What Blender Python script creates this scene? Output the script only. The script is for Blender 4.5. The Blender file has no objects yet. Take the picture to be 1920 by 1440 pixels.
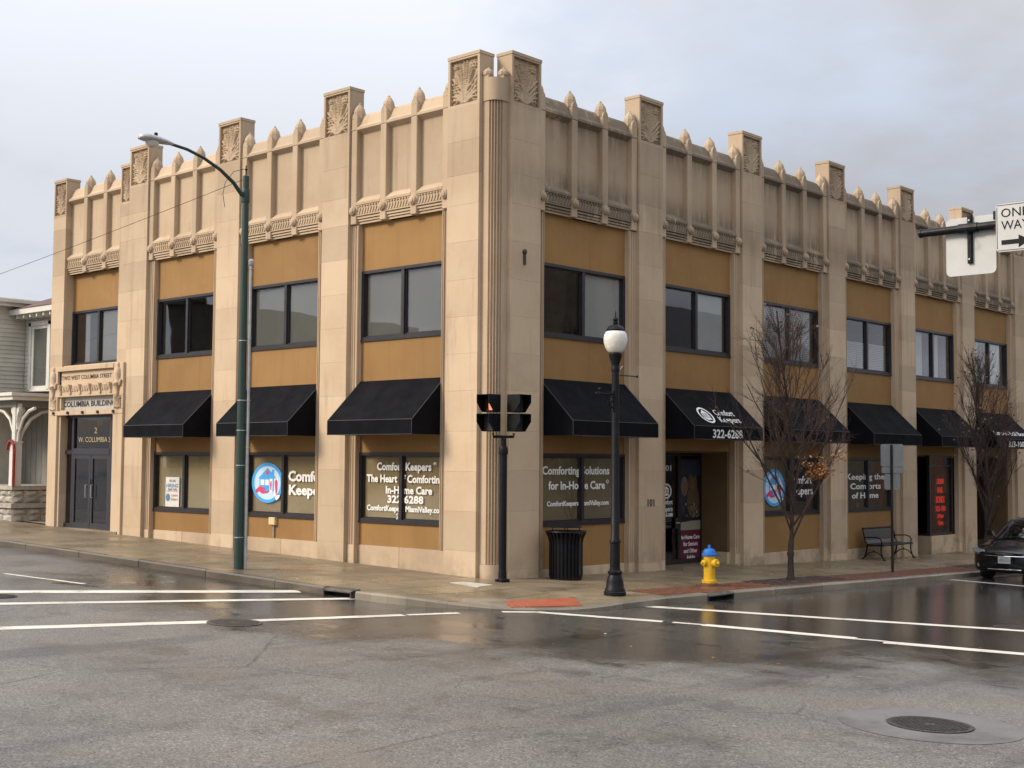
import bpy, math, random
import numpy as np
from mathutils import Matrix, Vector

# ------------------------------------------------------------------ camera, sky, sun, exposure
sc = bpy.context.scene
COL = sc.collection
CAM = (17.9030, -19.0902, 2.35)
FW = Vector((-0.67285163, 0.73747225, 0.05835546))
RT = Vector((0.7389912, 0.67367797, 0.00707085))
UP = Vector((0.03409824, -0.04788181, 0.99827083))
cd = bpy.data.cameras.new('camera'); cam = bpy.data.objects.new('camera', cd); COL.objects.link(cam)
cam.matrix_world = Matrix(((RT.x, UP.x, -FW.x, CAM[0]), (RT.y, UP.y, -FW.y, CAM[1]), (RT.z, UP.z, -FW.z, CAM[2]), (0, 0, 0, 1)))
cd.sensor_fit = 'HORIZONTAL'; cd.sensor_width = 36.0; cd.lens = 36.0 * 2468.5 / 1920.0
cd.clip_start = 0.1; cd.clip_end = 3000
sc.camera = cam

SUN_DIR = Vector((-0.46, -0.80, 0.60)).normalized()      # towards the sun, behind thin cloud
world = bpy.data.worlds.new('World'); sc.world = world; world.use_nodes = True
wt = world.node_tree; wt.nodes.clear(); N = wt.nodes.new; LK = wt.links.new
w_out = N('ShaderNodeOutputWorld'); w_bg = N('ShaderNodeBackground'); w_bg.inputs['Strength'].default_value = 0.10
w_sky = N('ShaderNodeTexSky'); w_sky.sky_type = 'NISHITA'; w_sky.sun_disc = False
w_sky.sun_elevation = math.asin(SUN_DIR.z); w_sky.sun_rotation = math.atan2(SUN_DIR.x, SUN_DIR.y)
w_tc = N('ShaderNodeTexCoord'); w_sep = N('ShaderNodeSeparateXYZ'); LK(w_tc.outputs['Generated'], w_sep.inputs[0])
def wmath(op, a, b=None, clamp=False):
    n = N('ShaderNodeMath'); n.operation = op; n.use_clamp = clamp
    for i, v in enumerate((a, b)):
        if v is None: continue
        if isinstance(v, (int, float)): n.inputs[i].default_value = v
        else: LK(v, n.inputs[i])
    return n.outputs[0]
zz = wmath('ADD', wmath('MAXIMUM', w_sep.outputs[2], 0.0), 0.22)
w_cmb = N('ShaderNodeCombineXYZ')
LK(wmath('DIVIDE', w_sep.outputs[0], zz), w_cmb.inputs[0]); LK(wmath('DIVIDE', w_sep.outputs[1], zz), w_cmb.inputs[1])
def wnoise(scale, detail, rough, off):
    mp = N('ShaderNodeMapping'); mp.inputs['Location'].default_value = off; LK(w_cmb.outputs[0], mp.inputs['Vector'])
    n = N('ShaderNodeTexNoise'); n.inputs['Scale'].default_value = scale; n.inputs['Detail'].default_value = detail
    n.inputs['Roughness'].default_value = rough; LK(mp.outputs[0], n.inputs['Vector']); return n.outputs['Fac']
def wramp(f, a, b):
    r = N('ShaderNodeMapRange'); r.interpolation_type = 'SMOOTHSTEP'; r.inputs[1].default_value = a; r.inputs[2].default_value = b
    LK(f, r.inputs[0]); return r.outputs[0]
def wmix(f, a, b):
    m = N('ShaderNodeMix'); m.data_type = 'RGBA'
    if isinstance(f, (int, float)): m.inputs[0].default_value = f
    else: LK(f, m.inputs[0])
    for i, v in ((6, a), (7, b)):
        if isinstance(v, tuple): m.inputs[i].default_value = v
        else: LK(v, m.inputs[i])
    return m.outputs[2]
SKY_A, SKY_B = (3.1, 1.4, 0), (9.4, 3.1, 0)
cover = wramp(wnoise(1.15, 7, 0.55, SKY_A), 0.26, 0.47)              # thin gaps of pale blue
shade = wramp(wmath('ADD', wmath('MULTIPLY', wnoise(0.55, 5, 0.48, SKY_B), 0.66), wmath('MULTIPLY', wnoise(1.7, 7, 0.58, (7.7, 7.0, 0)), 0.34)), 0.42, 0.60)             # greyer undersides
cloud = wmix(shade, (7.3, 7.6, 8.3, 1), (4.9, 5.02, 5.45, 1))
thin = wmix(0.75, w_sky.outputs[0], (6.7, 7.25, 8.3, 1))
w_lum = wmath('ADD', 1.0, wmath('MULTIPLY', wmath('MAXIMUM', wmath('SUBTRACT', w_sep.outputs[2], 0.20), 0.0), 2.1))   # an overcast sky brightens to the zenith
w_dot = N('ShaderNodeVectorMath'); w_dot.operation = 'DOT_PRODUCT'; LK(w_tc.outputs['Generated'], w_dot.inputs[0]); w_dot.inputs[1].default_value = tuple(SUN_DIR)
w_lum = wmath('ADD', w_lum, wmath('MULTIPLY', wmath('POWER', wmath('MAXIMUM', w_dot.outputs['Value'], 0.0), 4.0), 1.2))  # and around the veiled sun
w_scl = N('ShaderNodeVectorMath'); w_scl.operation = 'SCALE'; LK(wmix(cover, thin, cloud), w_scl.inputs[0]); LK(w_lum, w_scl.inputs[3])
LK(w_scl.outputs[0], w_bg.inputs['Color']); LK(w_bg.outputs[0], w_out.inputs[0])

sd = bpy.data.lights.new('sun', 'SUN'); sd.energy = 3.45; sd.angle = math.radians(17); sd.color = (1.0, 0.86, 0.68)
sun = bpy.data.objects.new('sun', sd); COL.objects.link(sun)
sun.rotation_euler = SUN_DIR.to_track_quat('Z', 'Y').to_euler(); sun.location = SUN_DIR * 60
sc.view_settings.view_transform = 'Standard'; sc.view_settings.look = 'None'
sc.view_settings.exposure = 0.0; sc.view_settings.gamma = 1.0; sc.view_settings.use_curve_mapping = False

# ------------------------------------------------------------------ helpers
PI = math.pi
rng = random.Random(7)
GA, GB = -0.02323, -0.02270                       # the ground falls gently to the east and to the north
def gz(x, y, off=0.0): return GA * x + GB * y + off
def ramp(x, y):                                   # dropped kerb at the corner
    d = math.hypot(x - 3.0, y + 2.2)
    t = max(0.0, min(1.0, 1 - (d - 0.5) / 1.9)); return 0.09 * t * t * (3 - 2 * t)
def side(x, y, off=0.0): return gz(x, y, off) - ramp(x, y)

class MB:
    """Collects faces and links them as one mesh object."""
    def __init__(s): s.v = []; s.f = []; s.m = []; s.mi = 0; s.sm = []; s.smooth = False
    def face(s, idx): s.f.append(tuple(idx)); s.m.append(s.mi); s.sm.append(s.smooth)
    def poly(s, pts):
        n = len(s.v); s.v += [tuple(p) for p in pts]; s.face(range(n, n + len(pts)))
    def box(s, x0, x1, y0, y1, z0, z1, c=0.0):
        n = len(s.v)
        if c <= 0:
            s.v += [(x0, y0, z0), (x1, y0, z0), (x1, y1, z0), (x0, y1, z0), (x0, y0, z1), (x1, y0, z1), (x1, y1, z1), (x0, y1, z1)]
            for q in ((0, 3, 2, 1), (4, 5, 6, 7), (0, 1, 5, 4), (1, 2, 6, 5), (2, 3, 7, 6), (3, 0, 4, 7)): s.face([n + i for i in q])
        else:                                      # front (-y) edges chamfered
            s.v += [(x0 + c, y0, z0 + c), (x1 - c, y0, z0 + c), (x1 - c, y0, z1 - c), (x0 + c, y0, z1 - c),
                    (x0, y0 + c, z0), (x1, y0 + c, z0), (x1, y0 + c, z1), (x0, y0 + c, z1),
                    (x0, y1, z0), (x1, y1, z0), (x1, y1, z1), (x0, y1, z1)]
            for q in ((0, 1, 2, 3), (4, 5, 1, 0), (5, 6, 2, 1), (6, 7, 3, 2), (7, 4, 0, 3), (8, 9, 5, 4), (9, 10, 6, 5), (10, 11, 7, 6), (11, 8, 4, 7), (11, 10, 9, 8)):
                s.face([n + i for i in q])
        return s
    def prism(s, pts, axis, a, b):
        """pts: polygon in the other two axes (cyclic order x,y,z without axis); extruded from a to b."""
        def P(p, t):
            if axis == 0: return (t, p[0], p[1])
            if axis == 1: return (p[0], t, p[1])
            return (p[0], p[1], t)
        n = len(s.v); k = len(pts)
        s.v += [P(p, a) for p in pts] + [P(p, b) for p in pts]
        s.face([n + i for i in range(k)][::-1]); s.face([n + k + i for i in range(k)])
        for i in range(k):
            j = (i + 1) % k; s.face((n + i, n + j, n + k + j, n + k + i))
        return s
    def lathe(s, prof, n=16, c=(0, 0, 0), axis='z', cap=True, phase=0.0, sy=1.0):
        b = len(s.v)
        for r, h in prof:
            for i in range(n):
                a = 2 * PI * (i + phase) / n; u, w = r * math.cos(a), r * math.sin(a) * sy
                if axis == 'z': p = (c[0] + u, c[1] + w, c[2] + h)
                elif axis == 'y': p = (c[0] + u, c[1] + h, c[2] + w)
                else: p = (c[0] + h, c[1] + u, c[2] + w)
                s.v.append(p)
        for k in range(len(prof) - 1):
            for i in range(n):
                j = (i + 1) % n; s.face((b + k * n + i, b + k * n + j, b + (k + 1) * n + j, b + (k + 1) * n + i))
        if cap:
            s.face([b + i for i in range(n)][::-1]); e = b + (len(prof) - 1) * n; s.face([e + i for i in range(n)])
        return s
    def tube(s, pts, rad, n=6, cap=True):
        pts = [Vector(p) for p in pts]
        if isinstance(rad, (int, float)): rad = [rad] * len(pts)
        b = len(s.v); ref = None
        for i, p in enumerate(pts):
            t = (pts[min(i + 1, len(pts) - 1)] - pts[max(i - 1, 0)]).normalized()
            if ref is None: ref = Vector((0, 0, 1)) if abs(t.z) < 0.9 else Vector((1, 0, 0))
            u = t.cross(ref).normalized(); w = u.cross(t).normalized(); ref = w
            for k in range(n):
                a = 2 * PI * k / n; q = p + (u * math.cos(a) + w * math.sin(a)) * rad[i]; s.v.append(tuple(q))
        for i in range(len(pts) - 1):
            for k in range(n):
                j = (k + 1) % n; s.face((b + i * n + k, b + i * n + j, b + (i + 1) * n + j, b + (i + 1) * n + k))
        if cap:
            s.face([b + k for k in range(n)][::-1]); e = b + (len(pts) - 1) * n; s.face([e + k for k in range(n)])
        return s
    def ball(s, c, r, n=10, m=6, sz=1.0):
        pr = [(max(1e-4, r * math.sin(PI * i / m)), -r * sz * math.cos(PI * i / m)) for i in range(m + 1)]
        return s.lathe(pr, n, c, cap=False)
    def xform(s, M, start=0):
        s.v[start:] = [tuple(M @ Vector(p)) for p in s.v[start:]]; return s
    def mesh(s, name, mats):
        me = bpy.data.meshes.new(name); me.from_pydata(s.v, [], s.f)
        for m in (mats if isinstance(mats, (list, tuple)) else [mats]): me.materials.append(m)
        me.polygons.foreach_set('material_index', s.m); me.polygons.foreach_set('use_smooth', s.sm)
        import bmesh
        bm = bmesh.new(); bm.from_mesh(me); bmesh.ops.recalc_face_normals(bm, faces=bm.faces); bm.to_mesh(me); bm.free()
        me.update(); return me
    def build(s, name, mats, parent=None, loc=(0, 0, 0), rz=0.0): return put(s.mesh(name, mats), name, parent, loc, rz)

def put(me, name, parent=None, loc=(0, 0, 0), rz=0.0):
    o = bpy.data.objects.new(name, me); COL.objects.link(o)
    if parent is not None: o.parent = parent
    o.location = loc; o.rotation_euler = (0, 0, rz); return o
def smooth_by_angle(o, deg=40):
    me = o.data; me.polygons.foreach_set('use_smooth', [True] * len(me.polygons))
    try: me.set_sharp_from_angle(angle=math.radians(deg))
    except Exception: pass
    return o
def empty(name, loc=(0, 0, 0), rz=0.0):
    o = bpy.data.objects.new(name, None); COL.objects.link(o); o.location = loc; o.rotation_euler = (0, 0, rz)
    o.empty_display_size = 0.3; return o
def tag(o, label=None, cat=None, group=None, kind=None):
    for k, v in (('label', label), ('category', cat), ('group', group), ('kind', kind)):
        if v: o[k] = v
    return o
def copy_tree(o, parent=None):
    c = o.copy(); COL.objects.link(c)
    if parent is not None: c.parent = parent; c.matrix_parent_inverse = o.matrix_parent_inverse.copy()
    for ch in list(o.children): copy_tree(ch, c)
    return c

# ------------------------------------------------------------------ materials
class NT:
    def __init__(s, name):
        s.m = bpy.data.materials.new(name); s.m.use_nodes = True; s.t = s.m.node_tree; s.t.nodes.clear()
        s.out = s.n('ShaderNodeOutputMaterial'); s.b = s.n('ShaderNodeBsdfPrincipled'); s.l(s.b.outputs[0], s.out.inputs[0])
        s.geo = None
    def n(s, k): return s.t.nodes.new(k)
    def l(s, a, b): s.t.links.new(a, b)
    def set(s, sock, v):
        if isinstance(v, (int, float)): sock.default_value = v
        elif isinstance(v, tuple): sock.default_value = v if len(v) != 3 or sock.type != 'RGBA' else (*v, 1)
        else: s.l(v, sock)
    def pos(s):
        if s.geo is None: s.geo = s.n('ShaderNodeNewGeometry')
        return s.geo.outputs['Position']
    def normal(s):
        s.pos(); return s.geo.outputs['Normal']
    def noise(s, scale, detail=4, rough=0.55, stretch=(1, 1, 1), off=(0, 0, 0), vec=None, col=False):
        mp = s.n('ShaderNodeMapping'); mp.inputs['Scale'].default_value = stretch; mp.inputs['Location'].default_value = off
        s.l(vec or s.pos(), mp.inputs['Vector']); t = s.n('ShaderNodeTexNoise')
        t.inputs['Scale'].default_value = scale; t.inputs['Detail'].default_value = detail; t.inputs['Roughness'].default_value = rough
        s.l(mp.outputs[0], t.inputs['Vector']); return t.outputs['Color' if col else 'Fac']
    def voro(s, scale, feature='F1', stretch=(1, 1, 1), out='Distance', vec=None):
        mp = s.n('ShaderNodeMapping'); mp.inputs['Scale'].default_value = stretch; s.l(vec or s.pos(), mp.inputs['Vector'])
        t = s.n('ShaderNodeTexVoronoi'); t.feature = feature; t.inputs['Scale'].default_value = scale
        s.l(mp.outputs[0], t.inputs['Vector']); return t.outputs[out]
    def rmp(s, f, a, b, lo=0.0, hi=1.0):
        r = s.n('ShaderNodeMapRange'); r.interpolation_type = 'SMOOTHSTEP'
        for i, v in ((1, a), (2, b), (3, lo), (4, hi)): r.inputs[i].default_value = v
        s.l(f, r.inputs[0]); return r.outputs[0]
    def math(s, op, a, b=0.0, clamp=False):
        n = s.n('ShaderNodeMath'); n.operation = op; n.use_clamp = clamp; s.set(n.inputs[0], a); s.set(n.inputs[1], b); return n.outputs[0]
    def mix(s, f, a, b, mode='MIX'):
        m = s.n('ShaderNodeMix'); m.data_type = 'RGBA'; m.blend_type = mode; m.clamp_factor = True
        s.set(m.inputs[0], f); s.set(m.inputs[6], (*a, 1) if isinstance(a, tuple) and len(a) == 3 else a)
        s.set(m.inputs[7], (*b, 1) if isinstance(b, tuple) and len(b) == 3 else b); return m.outputs[2]
    def scale(s, c, f):                             # colour times factor socket
        n = s.n('ShaderNodeVectorMath'); n.operation = 'SCALE'; s.set(n.inputs[0], c if not isinstance(c, tuple) else c); s.set(n.inputs[3], f); return n.outputs[0]
    def sep(s, v=None):
        n = s.n('ShaderNodeSeparateXYZ'); s.l(v or s.pos(), n.inputs[0]); return n.outputs
    def rand(s):
        return s.n('ShaderNodeObjectInfo').outputs['Random']
    def bump(s, h, strength=0.3, dist=0.01):
        b = s.n('ShaderNodeBump'); b.inputs['Strength'].default_value = strength; b.inputs['Distance'].default_value = dist
        s.l(h, b.inputs['Height']); s.l(b.outputs[0], s.b.inputs['Normal']); return b
    def fin(s, col, rough=0.6, spec=0.5, metal=0.0):
        s.set(s.b.inputs['Base Color'], (*col, 1) if isinstance(col, tuple) and len(col) == 3 else col)
        s.set(s.b.inputs['Roughness'], rough); s.set(s.b.inputs['Specular IOR Level'], spec); s.set(s.b.inputs['Metallic'], metal); return s.m
def pmat(name, col, rough=0.6, var=0.12, scale=4.0, spec=0.5, metal=0.0, bump=0.0, bscale=60.0, rand=0.0):
    t = NT(name); f = t.rmp(t.noise(scale, 5, 0.6), 0.3, 0.7, 1 - var, 1 + var)
    if rand: f = t.math('MULTIPLY', f, t.rmp(t.rand(), 0, 1, 1 - rand, 1 + rand))
    c = t.scale(tuple(col), f)
    if bump: t.bump(t.noise(bscale, 3, 0.6), bump, 0.01)
    return t.fin(c, t.rmp(t.noise(scale * 1.7, 3, 0.6, off=(5, 2, 1)), 0.3, 0.7, max(0.02, rough - 0.06), min(1, rough + 0.06)), spec, metal)

STONE = (0.520, 0.400, 0.272)
def stone_mat(name, stain):
    t = NT(name)
    n1 = t.noise(0.9, 4, 0.55); n2 = t.noise(7, 6, 0.65)
    c = t.mix(t.rmp(n1, 0.35, 0.68), STONE, (0.485, 0.358, 0.236))
    c = t.mix(t.rmp(n2, 0.45, 0.8, 0, 0.35), c, (0.56, 0.45, 0.34))
    streak = t.noise(1.0, 5, 0.6, (5.5, 5.5, 0.35), (2, 8, 1)); low = t.noise(0.45, 3, 0.5, off=(9, 3, 4))
    z = t.sep()[2]
    c = t.mix(t.math('MULTIPLY', t.rmp(streak, 0.50, 0.72, 0, 0.62), t.rmp(low, 0.40, 0.60)), c, (0.30, 0.225, 0.155))
    up = t.math('MULTIPLY', t.rmp(z, 6.6, 8.6, 0, 0.30), t.rmp(n1, 0.2, 0.7, 0.7, 1.0)); c = t.mix(up, c, (0.27, 0.20, 0.135))   # the upper storey is less clean
    if stain:                                     # the north-east front carries dark algae under its copings and along the bands
        st2 = t.noise(1.3, 6, 0.65, (7, 7, 0.3), (1, 1, 7)); patch = t.noise(1.1, 5, 0.62, off=(4, 4, 0))
        hi = t.math('MAXIMUM', t.rmp(z, 7.4, 7.95), 0.12); nz = t.sep(t.normal())[2]
        band = t.math('MULTIPLY', t.rmp(z, 7.5, 7.7), t.rmp(z, 8.75, 8.15))
        top = t.math('MULTIPLY', t.rmp(z, 9.0, 9.75), t.rmp(z, 10.3, 9.9))
        k = t.math('ADD', t.math('MULTIPLY', band, 1.15), t.math('MULTIPLY', top, 0.9)); k = t.math('ADD', k, 0.16)
        k = t.math('MULTIPLY', t.math('MULTIPLY', k, stain), t.rmp(t.math('ADD', st2, t.math('MULTIPLY', patch, 0.9)), 0.66, 1.04))
        k = t.math('MULTIPLY', k, hi)
        k2 = t.math('MULTIPLY', t.math('MULTIPLY', t.rmp(nz, 0.15, 0.7), t.rmp(z, 7.0, 7.6)), t.rmp(patch, 0.3, 0.6, 0.3, 0.85))
        c = t.mix(t.math('MAXIMUM', t.math('MINIMUM', k, 0.72), t.math('MULTIPLY', k2, stain)), c, (0.098, 0.081, 0.06))
    pit = t.math('MULTIPLY', t.rmp(t.voro(9), 0.10, 0.03), t.rmp(t.noise(3, 2, 0.5), 0.62, 0.7)); c = t.mix(t.math('MULTIPLY', pit, 0.6), c, (0.16, 0.12, 0.08))
    grime = t.math('MULTIPLY', t.rmp(z, 0.75, -0.3, 0, 0.55), t.rmp(t.noise(2.2, 5, 0.6), 0.42, 0.66))
    c = t.mix(grime, c, (0.20, 0.155, 0.11))
    c = t.scale(c, t.rmp(t.rand(), 0, 1, 0.88, 1.08))
    t.bump(t.math('ADD', t.noise(45, 5, 0.7), t.math('MULTIPLY', n2, 0.6)), 0.22, 0.01)
    return t.fin(c, 0.82, 0.3)
M = {}
M['stone'] = stone_mat('limestone', 0.0)
M['stone_stained'] = stone_mat('limestone_weathered', 1.0)
M['stone_shaded_side'] = stone_mat('limestone_light_wear', 0.22); M['stone_half_stained'] = stone_mat('limestone_medium_wear', 0.55)
def stucco():
    t = NT('ochre_stucco'); n = t.noise(1.1, 5, 0.6); st = t.noise(1.0, 4, 0.6, (4, 4, 0.4), (3, 3, 3))
    c = t.mix(t.rmp(n, 0.35, 0.7), (0.285, 0.158, 0.054), (0.255, 0.138, 0.045))
    c = t.mix(t.rmp(st, 0.5, 0.75, 0, 0.25), c, (0.19, 0.105, 0.04)); run = t.rmp(t.noise(1.0, 5, 0.65, (9, 9, 0.25), (6, 1, 2)), 0.56, 0.74, 0, 0.30); c = t.mix(run, c, (0.15, 0.085, 0.035)); pa = t.rmp(t.noise(2.4, 5, 0.6, off=(1, 7, 5)), 0.55, 0.72, 0, 0.22); c = t.mix(pa, c, (0.34, 0.21, 0.095))
    c = t.scale(c, t.rmp(t.rand(), 0, 1, 0.93, 1.06))
    t.bump(t.noise(140, 3, 0.6), 0.12, 0.006); return t.fin(c, 0.78, 0.35)
M['stucco'] = stucco()
M['shade_stucco'] = pmat('shade_darkened_stucco', (0.135, 0.082, 0.038), 0.75, 0.1, 2.0, 0.3, bump=0.1, bscale=140)  # recess stucco: the shade of the doorways is put into this darker colour
M['frame'] = pmat('bronze_frame', (0.022, 0.019, 0.021), 0.38, 0.2, 6.0)
M['frame_blue'] = pmat('slate_blue_door_frame', (0.026, 0.027, 0.034), 0.4, 0.15, 6.0)
M['canvas'] = pmat('black_canvas', (0.0048, 0.0050, 0.0068), 0.85, 0.25, 2.2, 0.10, bump=0.25, bscale=300)
M['piping'] = pmat('grey_seam', (0.05, 0.05, 0.055), 0.7)
def glass_mat(name, tint, ior=1.5, base=0.0):
    m = bpy.data.materials.new(name); m.use_nodes = True; t = m.node_tree; t.nodes.clear()
    o = t.nodes.new('ShaderNodeOutputMaterial'); mx = t.nodes.new('ShaderNodeMixShader'); tr = t.nodes.new('ShaderNodeBsdfTransparent')
    gl = t.nodes.new('ShaderNodeBsdfGlossy'); lw = t.nodes.new('ShaderNodeLayerWeight'); pw = t.nodes.new('ShaderNodeMath'); pw.operation = 'POWER'; pw.inputs[1].default_value = 4.0
    ad = t.nodes.new('ShaderNodeMath'); ad.operation = 'MULTIPLY_ADD'; ad.inputs[1].default_value = 0.9; ad.inputs[2].default_value = 0.035 + base; ad.use_clamp = True
    t.links.new(lw.outputs['Facing'], pw.inputs[0])
    geo = t.nodes.new('ShaderNodeNewGeometry'); nz = t.nodes.new('ShaderNodeTexNoise'); nz.inputs['Scale'].default_value = 0.9; nz.inputs['Detail'].default_value = 1
    bp = t.nodes.new('ShaderNodeBump'); bp.inputs['Strength'].default_value = 0.06; bp.inputs['Distance'].default_value = 0.05
    t.links.new(geo.outputs['Position'], nz.inputs['Vector']); t.links.new(nz.outputs['Fac'], bp.inputs['Height']); t.links.new(bp.outputs[0], gl.inputs['Normal'])
    tr.inputs[0].default_value = (*tint, 1); gl.inputs['Roughness'].default_value = 0.015; gl.inputs['Color'].default_value = (0.95, 0.96, 1, 1)
    t.links.new(pw.outputs[0], ad.inputs[0]); t.links.new(ad.outputs[0], mx.inputs[0]); t.links.new(tr.outputs[0], mx.inputs[1]); t.links.new(gl.outputs[0], mx.inputs[2]); t.links.new(mx.outputs[0], o.inputs[0])
    return m
M['glass'] = glass_mat('window_glass', (0.90, 0.91, 0.90), 1.5, 0.015)
M['glass_dark'] = glass_mat('tinted_glass', (0.50, 0.50, 0.50), 1.5, 0.01)
M['blind'] = pmat('beige_roller_blind', (0.36, 0.27, 0.145), 0.8, 0.10, 0.8, 0.2)
M['blind_grey'] = pmat('grey_blind', (0.150, 0.147, 0.135), 0.8, 0.08, 0.9, 0.2); M['blind_white'] = pmat('pale_blind', (0.42, 0.41, 0.40), 0.8, 0.08, 0.9, 0.2); M['blind_dark'] = pmat('taupe_blind', (0.20, 0.155, 0.09), 0.8, 0.1, 0.9, 0.2)
def slats():
    t = NT('slatted_blind'); w = t.math('SINE', t.math('MULTIPLY', t.sep()[2], 125.0)); c = t.mix(t.rmp(w, -0.6, 0.6), (0.2, 0.2, 0.2), (0.42, 0.42, 0.42)); return t.fin(c, 0.6)
M['blind_slat'] = slats()
M['interior'] = pmat('dark_interior', (0.030, 0.026, 0.022), 0.9, 0.3, 0.7, 0.1)
M['roof'] = pmat('roof_felt', (0.10, 0.10, 0.10), 0.9)
M['white'] = pmat('white_vinyl', (0.80, 0.79, 0.75), 0.5, 0.03)
M['gold'] = pmat('gilt_lettering', (0.42, 0.33, 0.17), 0.45, 0.06)
M['blackpaint'] = pmat('black_enamel', (0.0055, 0.0055, 0.0075), 0.45, 0.25, 5.0, 0.2)
M['black'] = pmat('dull_black', (0.004, 0.004, 0.005), 0.6, 0.2, 4, 0.2)
M['letter_dark'] = pmat('bronze_letters', (0.035, 0.028, 0.022), 0.5)
M['plaster'] = pmat('grey_marble_panel', (0.40, 0.385, 0.35), 0.6, 0.10, 3.0)
def asphalt():
    t = NT('wet_asphalt'); x, y, z = t.sep()
    fine = t.noise(62, 4, 0.8); mid = t.noise(26, 4, 0.7); v = t.voro(52, out='Color'); big = t.noise(0.33, 5, 0.6, off=(3, 1, 0)); mid2 = t.noise(0.95, 5, 0.62, off=(8, 2, 0))
    dist = t.n('ShaderNodeVectorMath'); dist.operation = 'DISTANCE'; t.l(t.pos(), dist.inputs[0]); dist.inputs[1].default_value = (1.6, 2.6, 0)
    d = t.math('ADD', dist.outputs['Value'], t.rmp(big, 0.25, 0.75, -1.8, 1.8))
    wet = t.rmp(d, 12.4, 8.8)                        # the gutters and the crossing are still wet
    streetN = t.math('MULTIPLY', t.rmp(x, 3.2, 4.6), t.rmp(y, -2.6, -0.4)); wet = t.math('MAXIMUM', wet, streetN)
    damp = t.rmp(mid2, 0.50, 0.66, 0, 0.72)          # drying patches
    drying = t.rmp(t.noise(0.7, 5, 0.6, (1, 1.6, 1), (1, 6, 0)), 0.55, 0.40)
    wetl = t.math('MULTIPLY', wet, t.math('MAXIMUM', drying, streetN))
    wetl = t.math('MAXIMUM', t.math('MULTIPLY', wet, 0.66), wetl)
    w = t.math('MAXIMUM', wetl, t.math('MULTIPLY', damp, 0.55))
    c = t.mix(t.rmp(fine, 0.34, 0.66), (0.042, 0.036, 0.029), (0.248, 0.226, 0.196))
    c = t.mix(t.rmp(mid, 0.38, 0.62, 0, 0.4), c, (0.135, 0.122, 0.105))
    sv = t.sep(v)[0]; c = t.mix(t.rmp(sv, 0.84, 0.97, 0, 0.6), c, (0.32, 0.295, 0.26)); c = t.mix(t.rmp(sv, 0.22, 0.05, 0, 0.7), c, (0.035, 0.032, 0.03))
    rust = t.math('MULTIPLY', t.rmp(t.noise(0.5, 4, 0.6, off=(14, 3, 0)), 0.52, 0.72), 0.26); c = t.mix(rust, c, (0.165, 0.115, 0.075))
    c = t.scale(c, t.rmp(big, 0.3, 0.7, 0.82, 1.12))
    crack = t.voro(0.16, 'DISTANCE_TO_EDGE', vec=t.mix(0.10, t.pos(), t.noise(1.8, 4, 0.6, col=True), 'ADD'))
    ck = t.math('MULTIPLY', t.rmp(crack, 0.0045, 0.0015), t.rmp(t.noise(0.8, 3, 0.5, off=(2, 9, 0)), 0.44, 0.56))
    c = t.mix(t.math('MULTIPLY', ck, 0.5), c, (0.022, 0.02, 0.018))
    gut = t.math('MULTIPLY', t.rmp(y, -4.75, -4.1), t.rmp(x, 1.2, 0.2)); c = t.mix(t.math('MULTIPLY', gut, t.rmp(mid2, 0.3, 0.6, 0.5, 0.95)), c, (0.045, 0.036, 0.026))   # grit in the gutter
    tyre = t.math('MULTIPLY', t.rmp(t.noise(1.0, 4, 0.55, (1.1, 0.16, 1), (5, 5, 0)), 0.55, 0.68), 0.35); c = t.scale(c, t.math('SUBTRACT', 1.0, tyre))
    c = t.scale(c, t.math('SUBTRACT', 1.0, t.math('MULTIPLY', w, 0.60)))
    r = t.rmp(w, 0.0, 0.9, 0.50, 0.11)
    h = t.math('MULTIPLY', t.math('ADD', fine, t.math('MULTIPLY', mid, 0.8)), t.rmp(w, 0.15, 0.8, 1.0, 0.10))
    t.bump(h, 0.55, 0.012); return t.fin(c, r, 0.5)
M['asphalt'] = asphalt()
def concrete(name, c1, c2):
    t = NT(name); n = t.noise(0.8, 5, 0.6); f = t.noise(60, 4, 0.7)
    c = t.mix(t.rmp(n, 0.35, 0.65), c1, c2); c = t.mix(t.rmp(f, 0.4, 0.75, 0, 0.35), c, tuple(min(1, v * 1.35) for v in c1))
    spot = t.rmp(t.noise(2.6, 5, 0.65, off=(3, 3, 3)), 0.58, 0.72, 0, 0.45); c = t.mix(spot, c, tuple(v * 0.5 for v in c1))
    c = t.scale(c, t.rmp(t.rand(), 0, 1, 0.88, 1.10))
    t.bump(t.noise(70, 4, 0.7), 0.12, 0.006)
    return t.fin(c, t.rmp(t.noise(0.7, 4, 0.6, off=(7, 7, 0)), 0.4, 0.62, 0.26, 0.6), 0.45)
M['concrete'] = concrete('damp_concrete', (0.215, 0.165, 0.102), (0.155, 0.120, 0.074))
M['kerb'] = concrete('kerb_concrete', (0.235, 0.20, 0.15), (0.16, 0.135, 0.10))
M['kerb_dark'] = concrete('sooty_kerb', (0.105, 0.086, 0.062), (0.07, 0.058, 0.042))
M['slab_pale'] = pmat('pale_concrete', (0.46, 0.43, 0.36), 0.6, 0.12, 3)
def paint():
    t = NT('road_paint'); f = t.noise(34, 5, 0.75); g = t.noise(2.0, 5, 0.65)
    k = t.rmp(t.math('ADD', t.math('MULTIPLY', f, 0.55), t.math('MULTIPLY', g, 0.55)), 0.59, 0.70, 0, 0.85)
    c = t.mix(k, (0.70, 0.66, 0.57), (0.13, 0.122, 0.11)); c = t.scale(c, t.rmp(t.noise(0.9, 4, 0.6), 0.3, 0.7, 0.84, 1.08)); return t.fin(c, 0.42, 0.5)
M['paint'] = paint()
M['brickpave'] = pmat('red_paver', (0.155, 0.062, 0.036), 0.5, 0.3, 9, 0.4, rand=0.15)
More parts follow.
